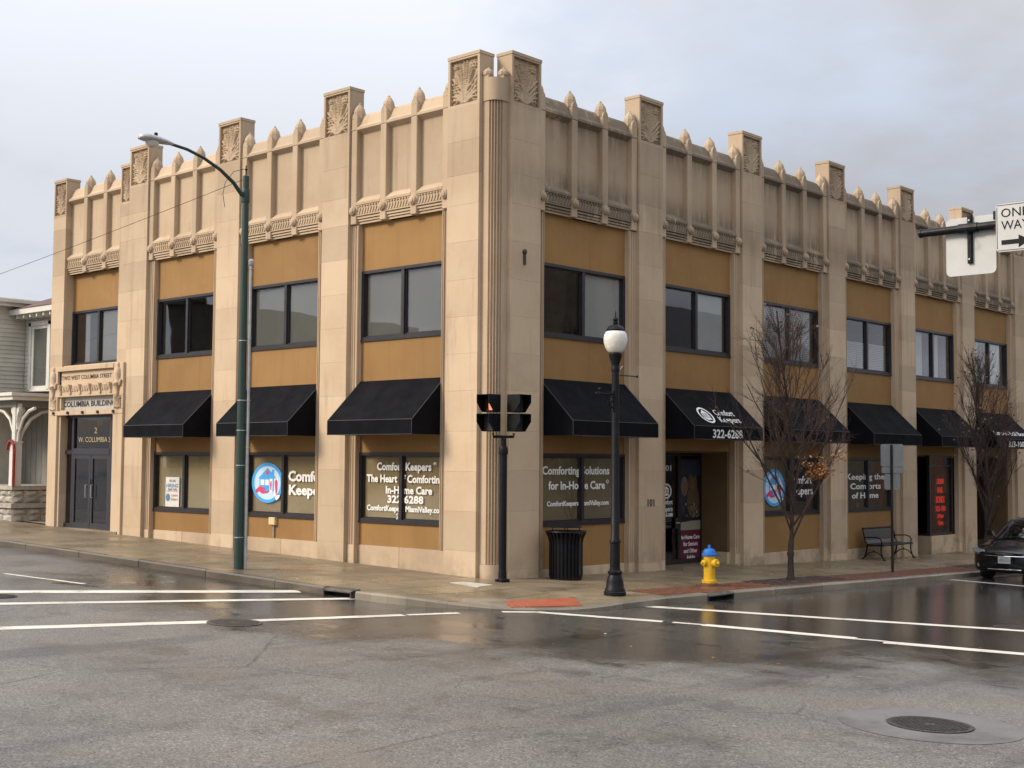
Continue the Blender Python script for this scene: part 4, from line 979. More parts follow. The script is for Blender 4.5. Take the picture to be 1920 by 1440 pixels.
mb = MB(); text_into(mb, 'COMFORT KEEPERS', -.26, .26, .425, .03, -.002, .01, .001); text_into(mb, 'Comfort', -.06, .26, .30, .065, -.002, .02, .001); text_into(mb, 'Keepers', -.06, .26, .20, .065, -.002, .02, .001); mb.build('red_print', M['print_red'], t)
def emis(name, c, s):
    m = bpy.data.materials.new(name); m.use_nodes = True; b = m.node_tree.nodes['Principled BSDF']; b.inputs['Base Color'].default_value = (*c, 1)
    b.inputs['Emission Color'].default_value = (*c, 1); b.inputs['Emission Strength'].default_value = s; return m
M['neon'] = emis('red_neon', (1.0, .045, .03), 1.5); M['neon_dim'] = emis('dim_neon_outline', (.30, .10, .04), .25)
t = tag(empty('neon_sign', (-.36, 21.22, .35), PI / 2), 'lit red neon sign with six lines hanging in the dark shop window', 'neon sign')
mb = MB()
for b, w, z, h in (('CRUSEN', .50, 1.36, .17), ('BAIL', .42, 1.08, .19), ('BONDS', .62, .76, .22), ('323-100', .72, .50, .17), ('24 Hour', .46, .28, .14), ('Open', .38, .07, .15)): text_into(mb, b, -w / 2, w / 2, z, h, 0, .03, .01)
mb.build('lettering', M['neon'], t)
mb = MB(); mb.tube([(-.16, 0, 1.68), (-.26, 0, 1.50), (-.38, 0, 1.1), (-.40, 0, .6), (-.30, 0, .18), (-.12, 0, -.05), (0, 0, -.15), (.12, 0, -.05), (.30, 0, .18), (.40, 0, .6), (.38, 0, 1.1), (.26, 0, 1.50), (.18, 0, 1.68), (.0, 0, 1.58), (-.16, 0, 1.68)], .011, 6); mb.build('outline_tube', M['neon_dim'], t)
MB().box(-.42, .42, .03, .045, -.12, 1.66).build('backing', M['black'], t)

# ------------------------------------------------------------------ traffic signal on its post
def lath(name, prof, mat, parent, n=20, c=(0, 0, 0), deg=35):
    return smooth_by_angle(MB().lathe(prof, n, c).build(name, M[mat], parent), deg)
sx, sy = .36, -.10; t = tag(empty('pedestrian_signal', (sx, sy, side(sx, sy))), 'black post with two hooded pedestrian signal heads at the building corner', 'traffic signal')
lath('post', [(.075, .06), (.075, 2.45), (.06, 2.62), (.055, 2.80)], 'blackpaint', t)
b_ = MB(); b_.lathe([(.10, 0), (.10, .05), (.085, .07), (.08, .20), (.075, .24)], 16)
for a in range(4): b_.box(*( (.03 + .06 * math.cos(a * PI / 2 + .78) * 1.5 - .06, .03 + .06 * math.cos(a * PI / 2 + .78) * 1.5), ) [0], .06 * math.sin(a * PI / 2 + .78) * 1.5 - .045, .06 * math.sin(a * PI / 2 + .78) * 1.5 + .045, 0, .055)
b_.build('base', M['blackpaint'], t); lath('collar', [(.09, 2.48), (.095, 2.52), (.09, 2.60), (.078, 2.64)], 'blackpaint', t)
mb = MB(); u = Vector((.739, .674, 0)); 
mb.tube([tuple(-u * .20 + Vector((0, 0, 2.90))), tuple(-u * .20 + Vector((0, 0, 2.83))), tuple(u * .20 + Vector((0, 0, 2.83))), tuple(u * .20 + Vector((0, 0, 2.90)))], .028, 8); mb.build('bracket', M['blackpaint'], t)
def head(parent, c, rz, hand):
    q = empty('signal_head', c, rz); q.parent = parent
    for z in (0, .375):
        mb = MB(); mb.box(-.165, .165, 0, .13, z + .01, z + .36); mb.build('housing', M['blackpaint'], q)
        mb = MB()                                          # cut-away visor
        for s in (-.165, .153): mb.prism([(0, z + .015), (-.06, z + .015), (-.21, z + .20), (-.21, z + .355), (0, z + .355)], 0, s, s + .012)
        mb.box(-.165, .165, -.21, 0, z + .345, z + .357); mb.box(-.165, .165, -.06, 0, z + .012, z + .022); mb.build('visor', M['black'], q)
        MB().box(-.15, .15, -.006, 0, z + .03, z + .34).build('lens', M['lens_lit'] if (z > 0 and hand) else M['lens'], q)
    if hand:
        mb = MB(); mb.prism([(-.02, .43), (-.03, .54), (-.015, .62), (.01, .64), (.025, .58), (.05, .52), (.09, .46), (.09, .43)], 1, -.010, -.006); mb.build('hand_symbol', M['hand'], q)
M['lens'] = pmat('signal_lens', (.03, .029, .028), .3); M['lens_lit'] = pmat('signal_lens_dark', (.012, .012, .013), .3); M['hand'] = emis('orange_hand', (.95, .22, .12), .6)
head(t, tuple(-u * .20 + Vector((-.0, -.10, 2.92))), 0, True); head(t, tuple(u * .20 + Vector((.10, .0, 2.92))), PI / 2, False)
MB().box(-.045, .09, .06, .11, 0, .38).build('plinth', M['rust'], t) if False else None

# ------------------------------------------------------------------ globe lamp post
lx, ly = 3.0, .07; t = tag(empty('street_lamp', (lx, ly, side(lx, ly))), 'black post top street lamp with white glass globe on the corner pavement', 'street lamp')
lath('base', [(.205, 0), (.205, .05), (.185, .07), (.185, .10), (.165, .13), (.155, .24), (.13, .33), (.115, .36), (.135, .39), (.135, .42), (.10, .45), (.095, .50)], 'blackpaint', t, 20)
lath('pole', [(.094, .48), (.088, .93), (.105, .95), (.105, .98), (.08, 1.02), (.068, 3.95), (.066, 4.10)], 'blackpaint', t)
lath('fitter', [(.075, 4.08), (.082, 4.14), (.07, 4.17), (.075, 4.22), (.115, 4.34), (.12, 4.38), (.125, 4.40), (.11, 4.43)], 'blackpaint', t)
def globe():
    m = NT('opal_glass'); c = m.mix(m.rmp(m.noise(14, 3, .6), .4, .7), (.62, .60, .53), (.70, .68, .62)); m.b.inputs['Subsurface Weight'].default_value = .3; m.b.inputs['Subsurface Radius'].default_value = (.1, .1, .1); return m.fin(c, .18)
M['globe'] = globe()
lath('globe', [(.105, 4.42), (.145, 4.45), (.19, 4.52), (.217, 4.61), (.223, 4.69), (.212, 4.76), (.18, 4.815), (.15, 4.835)], 'globe', t, 28, deg=80)
lath('cap', [(.17, 4.825), (.175, 4.85), (.135, 4.91), (.08, 4.94), (.045, 4.95), (.05, 4.99), (.03, 5.01), (.058, 5.04), (.035, 5.075), (.014, 5.10), (.012, 5.17), (.002, 5.20)], 'blackpaint', t)
mb = MB(); mb.tube([(0, .06, 4.02), (0, .66, 4.02)], .012, 6); mb.ball((0, .66, 4.02), .025); mb.build('banner_rod', M['blackpaint'], t)
mb = MB(); mb.box(-.02, .02, .075, .09, 3.94, 4.12); mb.tube([(0, .09, 4.09), (0, .21, 4.19)], .012, 6); mb.build('clamp', M['grey_metal'], t)
mb = MB(); mb.tube([(0, -.06, 3.66), (0, -.50, 3.66)], .018, 6); mb.ball((0, -.46, 3.74), .03); mb.ball((0, -.55, 3.66), .025); mb.tube([(0, -.46, 3.66), (0, -.46, 3.72)], .012, 6)
mb.tube([(0, -.30, 3.64), (0, -.24, 3.56), (0, -.22, 3.48), (0, -.14, 3.43), (0, -.07, 3.40)], .012, 6); mb.tube([(0, -.07, 3.62), (0, -.12, 3.60), (0, -.13, 3.54), (0, -.09, 3.52)], .010, 6); mb.box(-.02, .02, -.09, -.06, 3.34, 3.72); mb.build('scroll_bracket', M['blackpaint'], t)

# ------------------------------------------------------------------ litter bin
bx, by = .52, 1.63; t = tag(empty('litter_bin', (bx, by, side(bx, by))), 'round black slatted metal litter bin with a raised lid against the wall', 'litter bin')
lath('liner', [(.27, .05), (.29, .92)], 'black', t, 24)
lath('base_ring', [(.30, .0), (.33, .0), (.33, .07), (.30, .07)], 'blackpaint', t, 28)
lath('rim', [(.415, .955), (.425, .965), (.415, .985), (.39, .98)], 'blackpaint', t, 28)
sl = MB(); sl.prism([(.335, .06), (.345, .06), (.345, .74), (.365, .84), (.425, .965), (.41, .97), (.35, .85), (.335, .74)], 1, -.021, .021); sm = sl.mesh('slat', M['blackpaint'])
for i in range(28): put(sm, 'slat', t, (0, 0, 0), 2 * PI * i / 28)
for i in range(4): MB().lathe([(.010, .95), (.010, 1.06)], 6, (.28 * math.cos(.6 + i * PI / 2), .28 * math.sin(.6 + i * PI / 2), 0)).build('lid_post', M['blackpaint'], t)
lath('lid', [(.33, 1.055), (.33, 1.07), (.27, 1.095), (.05, 1.11)], 'blackpaint', t, 28)

# ------------------------------------------------------------------ hydrant
hx, hy = 2.78, 3.46; t = tag(empty('fire_hydrant', (hx, hy, gz(hx, hy))), 'yellow fire hydrant with a blue bonnet on the red pavers', 'fire hydrant')
lath('flange', [(.165, 0), (.17, .02), (.165, .055), (.14, .06)], 'rust', t, 20)
lath('barrel', [(.12, .05), (.155, .06), (.155, .115), (.118, .125), (.115, .50), (.118, .53), (.12, .60)], 'yellow', t, 24)
lath('bonnet', [(.145, .60), (.15, .62), (.148, .645), (.125, .655), (.12, .70), (.10, .735), (.05, .75), (.03, .755), (.028, .80), (.026, .82)], 'blue', t, 24)
for i in range(8):
    a = i * PI / 4; MB().lathe([(.012, .058), (.012, .075)], 6, (.145 * math.cos(a), .145 * math.sin(a), 0)).build('bolt', M['rust'], t)
def nozzle(ang, r, L):
    mb = MB(); mb.lathe([(r * .8, .08), (r * .8, L - .05), (r, L - .05), (r, L), (r * .7, L + .01), (r * .35, L + .012), (r * .33, L + .05)], 14, (0, 0, 0), 'y')
    o = mb.build('nozzle', M['yellow'], t, (0, 0, .465), ang); smooth_by_angle(o, 35)
nozzle(PI - .25, .062, .17); nozzle(-PI / 2 - .1, .082, .20); nozzle(-.25, .062, .17)
mb = MB(); mb.tube([(.10, .08, .60), (.17, .10, .63), (.22, .07, .58)], .006, 5); mb.build('chain', M['iron'], t)

# ------------------------------------------------------------------ green cobra-head street light
gx, gy = -3.87, -3.26; t = tag(empty('street_light', (gx, gy, gz(gx, gy))), 'tall green street light pole with curved arm and grey cobra head lamp', 'street light')
lath('pole', [(.098, 0), (.094, 1.2), (.086, 3.0), (.074, 5.5), (.066, 7.75), (.066, 7.90), (.04, 7.92)], 'green', t)
for z in (.62, 2.05, 2.75, 3.35, 4.55): lath('band', [(.102 - z * .004, z), (.104 - z * .004, z + .006), (.102 - z * .004, z + .018)], 'grey_metal', t, 14)
P0, P1 = Vector((0, -.09, 7.50)), Vector((0, -1.78, 8.24))
mb = MB(); pts = [P0, Vector((0, -.30, 7.72)), Vector((0, -.62, 7.93)), Vector((0, -1.02, 8.10)), Vector((0, -1.40, 8.20)), P1]; mb.tube(pts, [.045, .04, .036, .033, .03, .03], 10); smooth_by_angle(mb.build('arm', M['green'], t), 60)
lath('bracket', [(.078, 7.36), (.083, 7.38), (.083, 7.62), (.078, 7.64)], 'green', t, 14)
hb = MB(); st_ = [(0, .045, .04), (.08, .075, .055), (.20, .11, .075), (.40, .155, .095), (.58, .16, .10), (.70, .12, .08), (.74, .05, .04)]; ring_n = 14
for d, rx, rz_ in st_:
    for k in range(ring_n):
        a = 2 * PI * k / ring_n; z = math.sin(a) * rz_ * (1 if math.sin(a) > 0 else .45); hb.v.append((math.cos(a) * rx, -1.72 - d, 8.235 + .015 * d + z))
for i in range(len(st_) - 1):
    for k in range(ring_n): j = (k + 1) % ring_n; hb.face((i * ring_n + k, i * ring_n + j, (i + 1) * ring_n + j, (i + 1) * ring_n + k))
hb.face(range(ring_n)); hb.face(range((len(st_) - 1) * ring_n, len(st_) * ring_n)); smooth_by_angle(hb.build('lamp_housing', M['grey_metal'], t), 60)
M['refractor'] = pmat('clear_refractor', (.52, .50, .46), .12, .1, 12)
bl = MB(); bl.lathe([(.13, 0), (.125, -.05), (.09, -.10), (.03, -.125), (.001, -.127)], 16, (0, -2.18, 8.21), cap=False); smooth_by_angle(bl.build('refractor', M['refractor'], t), 60)
lath('photocell', [(.035, 8.33), (.035, 8.39), (.01, 8.40)], 'blackpaint', t, 10, (0, -2.10, 0))
mb = MB(); mb.tube([(.115, .075, 0), (.115, .075, 6.12)], .030, 8)
for z in (.5, 2.4, 3.35, 4.6, 6.0): mb.box(.0, .155, .045, .10, z, z + .02)
smooth_by_angle(mb.build('conduit', M['grey_metal'], t), 50)
lath('weather_head', [(.04, 6.08), (.055, 6.10), (.06, 6.17), (.03, 6.21)], 'grey_metal', t, 12, (.13, .075, 0))
mb = MB(); mb.lathe([(.014, 7.92), (.014, 8.02), (.03, 8.03), (.03, 8.05), (.012, 8.06), (.012, 8.12)], 8); mb.build('wire_insulator', M['blackpaint'], t)
mb = MB(); mb.tube([(0, -.05, 8.04), (0, -.3, 7.95), (0, -.5, 7.7), (0, -.55, 7.45), (0, -.50, 7.2)], .006, 5); mb.build('loose_wire', M['black'], t)
mb = MB(); pa, pb = Vector((gx, gy, 8.02)), Vector((-42.0, gy - .1, 5.2)); pts = []
for i in range(25): s = i / 24; q = pa.lerp(pb, s); q.z -= .9 * 4 * s * (1 - s) * .35; pts.append(q)
mb.tube(pts, .0055, 5); tag(mb.build('overhead_wire', M['black']), 'thin black overhead wire running from the green pole out to the left', 'wire')
# hidden far support of the wire, beyond the left edge
t = tag(empty('utility_pole', (-42.0, gy - .1, gz(-42, -3.3))), 'wooden utility pole far down the left pavement carrying the thin wire', 'utility pole')
M['wood'] = pmat('grey_timber', (.13, .095, .065), .85, .2, 6); lath('pole', [(.15, 0), (.11, 5.0)], 'wood', t, 12)

for lab, x, z in (('tiny white candle lamp beside the mullion in the window with the hiring poster', -11.12, 1.08), ('tiny white candle lamp at the foot of the window lettered The Heart of Comforting', -3.08, 1.08)):
    t = tag(empty('window_candle', (x, .285, z)), lab, 'candle lamp', 'candle lamps in the left ground floor windows'); MB().lathe([(.025, 0), (.03, .02), (.012, .03), (.012, .07)], 8).build('base', M['white'], t); MB().ball((0, 0, .10), .028, 8, 6).build('bulb', M['white'], t)
t = tag(empty('red_card', (-.30, 15.62, 1.05), PI / 2), 'small red card standing inside the window lettered Keeping the Comforts of Home', 'card')
MB().box(-.09, .09, 0, .01, 0, .17).build('card_front', M['red_card'], t); MB().prism([(0, 0), (.09, 0), (.01, .14)], 0, -.01, .01).build('strut', M['red_card'], t)
# ------------------------------------------------------------------ bench
t = tag(empty('bench', (.03, 16.2, gz(.3, 16.2)), PI / 2), 'black metal bench with curled armrests against the wall under the lettered window', 'bench')
W = .92                                                    # local: x along the wall, -y out
mb = MB()
def slatrow(name, pts, n, mat):
    for i in range(n):
        a = i / n; b = (i + .80) / n
        def P(u):
            k = u * (len(pts) - 1); j = min(int(k), len(pts) - 2); f = k - j; return (pts[j][0] + (pts[j + 1][0] - pts[j][0]) * f, pts[j][1] + (pts[j + 1][1] - pts[j][1]) * f)
        p, q = P(a), P(b); m_ = MB(); m_.prism([p, q, (q[0] + .0, q[1] - .012), (p[0], p[1] - .012)] if name == 'seat_slat' else [p, q, (q[0] + .012, q[1]), (p[0] + .012, p[1])], 0, -W, W); m_.build(name, M[mat], t)
M['benchpaint'] = pmat('bench_enamel', (.013, .014, .018), .38, .2, 6)
slatrow('back_slat', [(-.13, .47), (-.06, .56), (-.03, .72), (.0, .88)], 9, 'benchpaint')
slatrow('seat_slat', [(-.58, .44), (-.54, .46), (-.30, .44), (-.12, .455)], 8, 'benchpaint')
mb = MB(); mb.tube([(-W, .0, .885), (W, .0, .885)], .025, 8); mb.tube([(-W, -.60, .435), (W, -.60, .435)], .028, 8); mb.build('rail', M['blackpaint'], t)
for s in (-W, W):
    mb = MB(); mb.tube([(s, .02, .89), (s, -.02, .74), (s, -.06, .56), (s, -.13, .45), (s, -.13, .40)], .022, 6); mb.tube([(s, -.13, .44), (s, -.35, .42), (s, -.60, .43)], .022, 6); mb.build('side_frame', M['blackpaint'], t)
    mb = MB(); mb.tube([(s, -.04, .64), (s, -.40, .655), (s, -.52, .62), (s, -.57, .54), (s, -.55, .44)], .018, 6); mb.build('armrest', M['blackpaint'], t)
    for f in ([(-.13, .42), (-.10, .22), (-.04, .08), (.04, .01)], [(-.55, .42), (-.55, .22), (-.60, .08), (-.66, .01)]):
        mb = MB(); mb.tube([(s, y, z) for y, z in f], [.022, .022, .024, .03], 6); mb.box(s - .03, s + .03, f[-1][0] - .05, f[-1][0] + .05, 0, .02); mb.build('leg', M['blackpaint'], t)
    mb = MB(); mb.tube([(s, -.06, .10), (s, -.20, .22), (s, -.33, .25), (s, -.46, .22), (s, -.59, .10)], .014, 6); mb.ball((s, -.33, .26), .03, 7, 5); mb.build('leg_brace', M['blackpaint'], t)

# ------------------------------------------------------------------ kerbside sign seen from behind
px_, py_ = 2.83, 11.42; t = tag(empty('street_sign', (px_, py_, gz(px_, py_))), 'pair of grey sign backs on a thin dark post beside the bench', 'street sign')
mb = MB(); mb.box(-.032, .032, 0, .006, 0, 3.14); mb.box(-.032, -.024, -.02, .0, 0, 3.14); mb.box(.024, .032, -.02, 0, 0, 3.14); mb.build('post', M['iron'], t)
M['signback'] = pmat('dull_aluminium', (.30, .32, .32), .45, .08, 5, metal=.2); M['signwhite'] = pmat('sign_white', (.44, .44, .425), .5, .05)
def plate(name, x0, x1, z0, z1, y, parent, mats, r=.05):
    pts = []
    for cx, cz, a in ((x1 - r, z1 - r, 0), (x0 + r, z1 - r, 90), (x0 + r, z0 + r, 180), (x1 - r, z0 + r, 270)): pts += [(cx + r * math.cos(math.radians(a + k * 30)), cz + r * math.sin(math.radians(a + k * 30))) for k in range(4)]
    return MB().prism(pts, 1, y, y + .004).build(name, mats, parent)
plate('sign_plate', -.30, .30, 2.60, 3.16, .012, t, M['signback']); plate('sign_plate', -.28, .31, 2.44, 2.585, .012, t, M['signback'], .02); plate('sign_plate', -.21, .21, 2.03, 2.42, .012, t, M['signback'])

# ------------------------------------------------------------------ mast arm with ONE WAY sign
MY = -3.5; zarm = 5.24
t = tag(empty('mast_arm', (17.0, MY, gz(17, MY, -.1))), 'dark steel mast arm reaching in from the right with two signs on it', 'signal mast')
zb_ = gz(17, MY, -.1)
lath('pole', [(.17, 0), (.16, .1), (.12, 6.6)], 'blackpaint', t, 16)
mb = MB(); mb.tube([(0, 0, zarm - zb_), (-3.2, 0, zarm - zb_), (-6.36, 0, zarm - zb_)], [.085, .07, .048], 12); mb.lathe([(.055, 0), (.055, -.03)], 12, (-6.36, 0, zarm - zb_), 'x'); smooth_by_angle(mb.build('arm', M['blackpaint'], t), 50)
t2 = tag(empty('sign_back', (11.24, MY, zarm)), 'pale grey back of a square sign clamped to the end of the mast arm', 'sign')
p = plate('sign_plate', -.315, .315, -.57, .15, .062, t2, M['signwhite'], .06)
MB().box(-.03, .03, .02, .06, -.43, .17, .01).build('clamp_bar', M['blackpaint'], t2)
mb = MB(); mb.lathe([(.062, -.12), (.062, .12)], 12, (0, 0, 0), 'x'); mb.tube([(-.02, -.06, -.03), (.05, -.07, -.14), (.02, -.02, -.20)], .006, 5); mb.build('clamp', M['blackpaint'], t2)
for z in (.10, -.38): MB().lathe([(.012, .018), (.012, .006)], 8, (0, 0, z), 'y').build('bolt', M['grey_metal'], t2)
t3 = tag(empty('one_way_sign', (11.845, MY - .08, 5.18), .02), 'white ONE WAY sign with black arrow on the mast arm at right', 'sign')
plate('sign_plate', -.23, .23, -.29, .29, 0, t3, M['signwhite'], .04)
bd = MB()
for (a, b, c_, d) in ((-.215, .215, .270, .276), (-.215, .215, -.276, -.270), (-.219, -.213, -.25, .25), (.213, .219, -.25, .25)): bd.box(a, b, -.003, 0, c_, d)
bd.build('border', M['black'], t3)
text_into(MB(), 'ONE', -.165, .155, .125, .105, -.004, .0).build('lettering', M['black'], t3); text_into(MB(), 'WAY', -.165, .165, -.025, .105, -.004, .0).build('lettering', M['black'], t3)
tx = MB(); tx.prism([(-.165, -.205), (.04, -.205), (.04, -.25), (.18, -.175), (.04, -.10), (.04, -.15), (-.165, -.15)], 1, -.004, 0); tx.build('arrow', M['black'], t3)
mb = MB(); mb.box(-.27, -.22, .02, .14, .12, .22); mb.box(-.03, .03, .004, .12, -.0, .12); mb.box(-.27, -.21, .04, .16, .0, .08); mb.build('clamp', M['blackpaint'], t3)

# ------------------------------------------------------------------ bare street trees
M['bark'] = pmat('dark_bark', (.040, .027, .021), .85, .3, 12, bump=.6, bscale=30)
M['twig'] = pmat('reddish_twigs', (.105, .062, .046), .8, .2, 5)
def tubes_mesh(name, segs, mat, nsides):
    """segs: list of (points Nx3, radii N). One mesh, ring tubes built with numpy."""
    V, F, off = [], [], 0
    ang = np.arange(nsides) * 2 * PI / nsides
    for pts, rad in segs:
        pts = np.asarray(pts, float); rad = np.asarray(rad, float); n = len(pts)
        t = np.gradient(pts, axis=0); t /= np.linalg.norm(t, axis=1, keepdims=True) + 1e-9
        r = np.where(np.abs(t[:, 2:3]) < .9, np.array([[0, 0, 1.]]), np.array([[1., 0, 0]])); u = np.cross(t, r); u /= np.linalg.norm(u, axis=1, keepdims=True) + 1e-9; w = np.cross(u, t)
        ring = pts[:, None, :] + (u[:, None, :] * np.cos(ang)[None, :, None] + w[:, None, :] * np.sin(ang)[None, :, None]) * rad[:, None, None]
        V.append(ring.reshape(-1, 3))
        for i in range(n - 1):
            for k in range(nsides):
                j = (k + 1) % nsides; F.append((off + i * nsides + k, off + i * nsides + j, off + (i + 1) * nsides + j, off + (i + 1) * nsides + k))
        off += n * nsides
    me = bpy.data.meshes.new(name); me.from_pydata(np.concatenate(V).tolist(), [], F); me.materials.append(mat)
    me.polygons.foreach_set('use_smooth', [True] * len(me.polygons)); me.update(); return me
def bare_tree(name, label, x, y, seed, H, fork, spread, leaves, density=1.0, berry=0):
    R_ = np.random.RandomState(seed); t = tag(empty(name, (x, y, gz(x, y))), label, 'tree')
    trunk = [([(0, 0, -.05), (.01, 0, .1), (.0, .01, fork * .62), (.0, .01, fork * .72), (.0, .01, fork * .80), (.02, 0, fork), (.03, .01, fork * 1.2)], [.12, .078, .064, .085, .066, .068, .05])]
    limbs, twigs = [], []
    def grow(p, d, L, r, lev, up):
        n = 7 if lev < 2 else 4; pts = [p.copy()]; q = p.copy(); dd = d.copy()
        for i in range(n - 1):
            dd = dd + np.array([0, 0, up]) / n + R_.normal(0, .07 if lev < 2 else .10, 3); dd /= np.linalg.norm(dd); q = q + dd * L / (n - 1); pts.append(q.copy())
        rad = np.linspace(r, r * (.35 if lev < 2 else .5), n); (limbs if lev < 2 else twigs).append((pts, rad)); return pts
    zc = fork * 1.1 + (H - fork) * .5
    lead = grow(np.array([.02, .0, fork]), np.array([.02, .01, 1.0]), H - fork, .046, 0, .5)          # one straight leader, ascending side branches
    nl = int(34 * density)
    for k in range(nl):
        u = (k + .5) / nl; z0 = u ** 1.05 * .86; i = min(int(z0 * 6), 5); b0 = lead[i] + (lead[i + 1] - lead[i]) * (z0 * 6 - i)
        a = 2.4 * k + R_.uniform(-.4, .4); tilt = (R_.uniform(.50, .86) - .22 * u) * spread; d = np.array([math.cos(a) * math.sin(tilt), math.sin(a) * math.sin(tilt), math.cos(tilt)])
        L = 2.75 * (1 - u) ** .62 * R_.uniform(.72, 1.05) * (1.15 if 3 < k < 16 else .95) + .25
        P1 = grow(b0, d, L, .020 * (1 - u) + .008, 1, .42)
        for j in range(int((9 if u < .5 else 7) * density)):
            f = R_.uniform(.28, .98); i = min(int(f * 6), 5); b = P1[i] + (P1[i + 1] - P1[i]) * (f * 6 - i)
            d1 = P1[i + 1] - P1[i]; d1 /= np.linalg.norm(d1); d2 = d1 + R_.normal(0, .42, 3) + np.array([0, 0, .25]); d2 /= np.linalg.norm(d2)
            P2 = grow(b, d2, R_.uniform(.35, .95) * (1.15 - .5 * f), .0065, 1, .35)
            for m in range(int(9 * density)):
                f2 = R_.uniform(.1, 1); i2 = min(int(f2 * 6), 5); b2 = P2[i2] + (P2[i2 + 1] - P2[i2]) * (f2 * 6 - i2)
                d3 = d2 + R_.normal(0, .5, 3) + np.array([0, 0, .2]); d3 /= np.linalg.norm(d3); grow(b2, d3, R_.uniform(.12, .42), .0035, 2, .3)
    put(tubes_mesh('trunk', trunk, M['bark'], 9), 'trunk', t); put(tubes_mesh('limbs', limbs, M['bark'], 5), 'limbs', t)
    put(tubes_mesh('twigs', twigs, M['twig'], 3), 'twigs', t)
    if leaves:
        mb = MB(); c, ext, n = leaves; tips = [np.array(p[-1]) for p, _ in twigs]; near = [q for q in tips if abs(q[0] - c[0]) < ext[0] and abs(q[1] - c[1]) < ext[1] and abs(q[2] - c[2]) < ext[2]] or tips[:5]
        for k in range(n):
            q = near[R_.randint(len(near))] + R_.normal(0, 1, 3) * np.array([.10, .10, .05]); q[2] -= .03; a = R_.uniform(0, 6.28); s = R_.uniform(.03, .055); e = Vector((math.cos(a), math.sin(a), R_.uniform(-.9, .3))).normalized(); w = e.cross(Vector((0, 0, 1))).normalized()
            q = Vector(q.tolist()); mb.mi = int(R_.rand() > .6); mb.poly([q - e * s, q + w * s * .5 - e * s * .1, q + e * s, q - w * s * .5 - e * s * .1])
        tag(mb.build('leaves', [M['leaf'], M['leaf_b']], t), kind='stuff')
    if berry:
        mb = MB()
        for k in range(berry):
            q = np.array(twigs[R_.randint(len(twigs))][0][-1]); s = R_.uniform(.012, .022); mb.mi = int(R_.rand() > .75); mb.box(q[0] - s, q[0] + s, q[1] - s, q[1] + s, q[2] - s, q[2] + s)
        tag(mb.build('dried_fruit', [M['berry'], M['husk']], t), kind='stuff')
    return t
M['leaf_b'] = pmat('brown_leaf', (.28, .13, .04), .6, .3, 20); M['berry'] = pmat('dark_fruit', (.10, .05, .035), .6); M['husk'] = pmat('pale_husk', (.24, .19, .15), .7)
bare_tree('street_tree', 'bare brown street tree with a clump of orange leaves on its right side', 2.8, 6.6, 5, 5.95, .78, .92, ((.80, .12, 2.52), (.62, .62, .24), 800), 1.1, 60)
bare_tree('street_tree', 'dense dark bare tree rising behind the black car', 2.84, 17.0, 11, 5.95, .70, .62, None, 1.0, 220)

# ------------------------------------------------------------------ black car
cx, cy0 = 4.82, 13.40; cg = gz(cx, cy0 + 2, -.14)
t = tag(empty('parked_car', (cx, cy0, gz(cx, cy0, -.14))), 'shiny black saloon car at the kerb, nose towards the crossing, with white number plate', 'car')
t.rotation_euler = (math.atan(GB), 0, 0); t.scale = (1, 1, 1.075)
def carpaint():
    m = NT('black_car_paint'); m.b.inputs['Coat Weight'].default_value = .28; m.b.inputs['Coat Roughness'].default_value = .03; return m.fin(m.mix(m.rmp(m.noise(3, 3, .6), .4, .7), (.004, .004, .0055), (.006, .006, .0075)), .22, .35)
M['carpaint'] = carpaint(); M['chrome'] = pmat('chrome', (.75, .75, .77), .08, .03, 5, metal=1.0); M['tyre'] = pmat('tyre_rubber', (.014, .014, .015), .75); M['headlamp'] = pmat('headlamp_glass', (.22, .23, .25), .08)
M['carglass'] = glass_mat('windscreen_glass', (.10, .11, .11), 1.5, .04)
# station: y, half widths and heights of the lower body
ST = [(0.00, .60, .30, .62, .50, .665), (.06, .74, .24, .62, .62, .70), (.22, .86, .20, .63, .70, .765), (.50, .91, .19, .66, .74, .83), (.95, .925, .19, .70, .76, .905), (1.45, .93, .19, .74, .78, .96), (2.2, .93, .19, .76, .80, .985), (3.2, .93, .19, .77, .80, 1.0), (4.0, .925, .20, .80, .78, 1.03), (4.5, .90, .22, .80, .74, 1.05), (4.80, .82, .28, .78, .68, 1.02), (4.86, .72, .34, .72, .60, .92)]
mb = MB(); mb.smooth = True; prof = []
for (y, w, zb, zm, wt, zt) in ST:
    half = [(0, zb), (w * .80, zb), (w * .96, zb + .06), (w, (zb + zm) / 2), (w * .995, zm), (w * .96, zm + (zt - zm) * .55), (w * .88, zm + (zt - zm) * .85), (wt * .72, zt - .005), (0, zt + .012)]
    prof.append([(x, y, z) for x, z in half] + [(-x, y, z) for x, z in half[-2:0:-1]])
k = len(prof[0])
for p in prof: mb.v += p
for i in range(len(prof) - 1):
    for j in range(k): a = (j + 1) % k; mb.face((i * k + j, i * k + a, (i + 1) * k + a, (i + 1) * k + j))
mb.face(range(k)); mb.face(range((len(prof) - 1) * k, len(prof) * k))
smooth_by_angle(mb.build('body', M['carpaint'], t), 50)
GH = [(1.30, .80, .94, .74, .955), (1.75, .815, .96, .66, 1.20), (2.15, .82, .975, .60, 1.385), (2.55, .82, .98, .58, 1.455), (3.1, .815, .99, .57, 1.46), (3.6, .80, 1.0, .56, 1.41), (4.1, .77, 1.02, .58, 1.24), (4.45, .72, 1.04, .62, 1.06)]
gm = MB(); gm.smooth = True; P = [[(w, y, z0), (w * .93, y, z0 + (z1 - z0) * .55), (wt, y, z1 - .01), (wt * .55, y, z1 + .018), (0, y, z1 + .025), (-wt * .55, y, z1 + .018), (-wt, y, z1 - .01), (-w * .93, y, z0 + (z1 - z0) * .55), (-w, y, z0)] for y, w, z0, wt, z1 in GH]
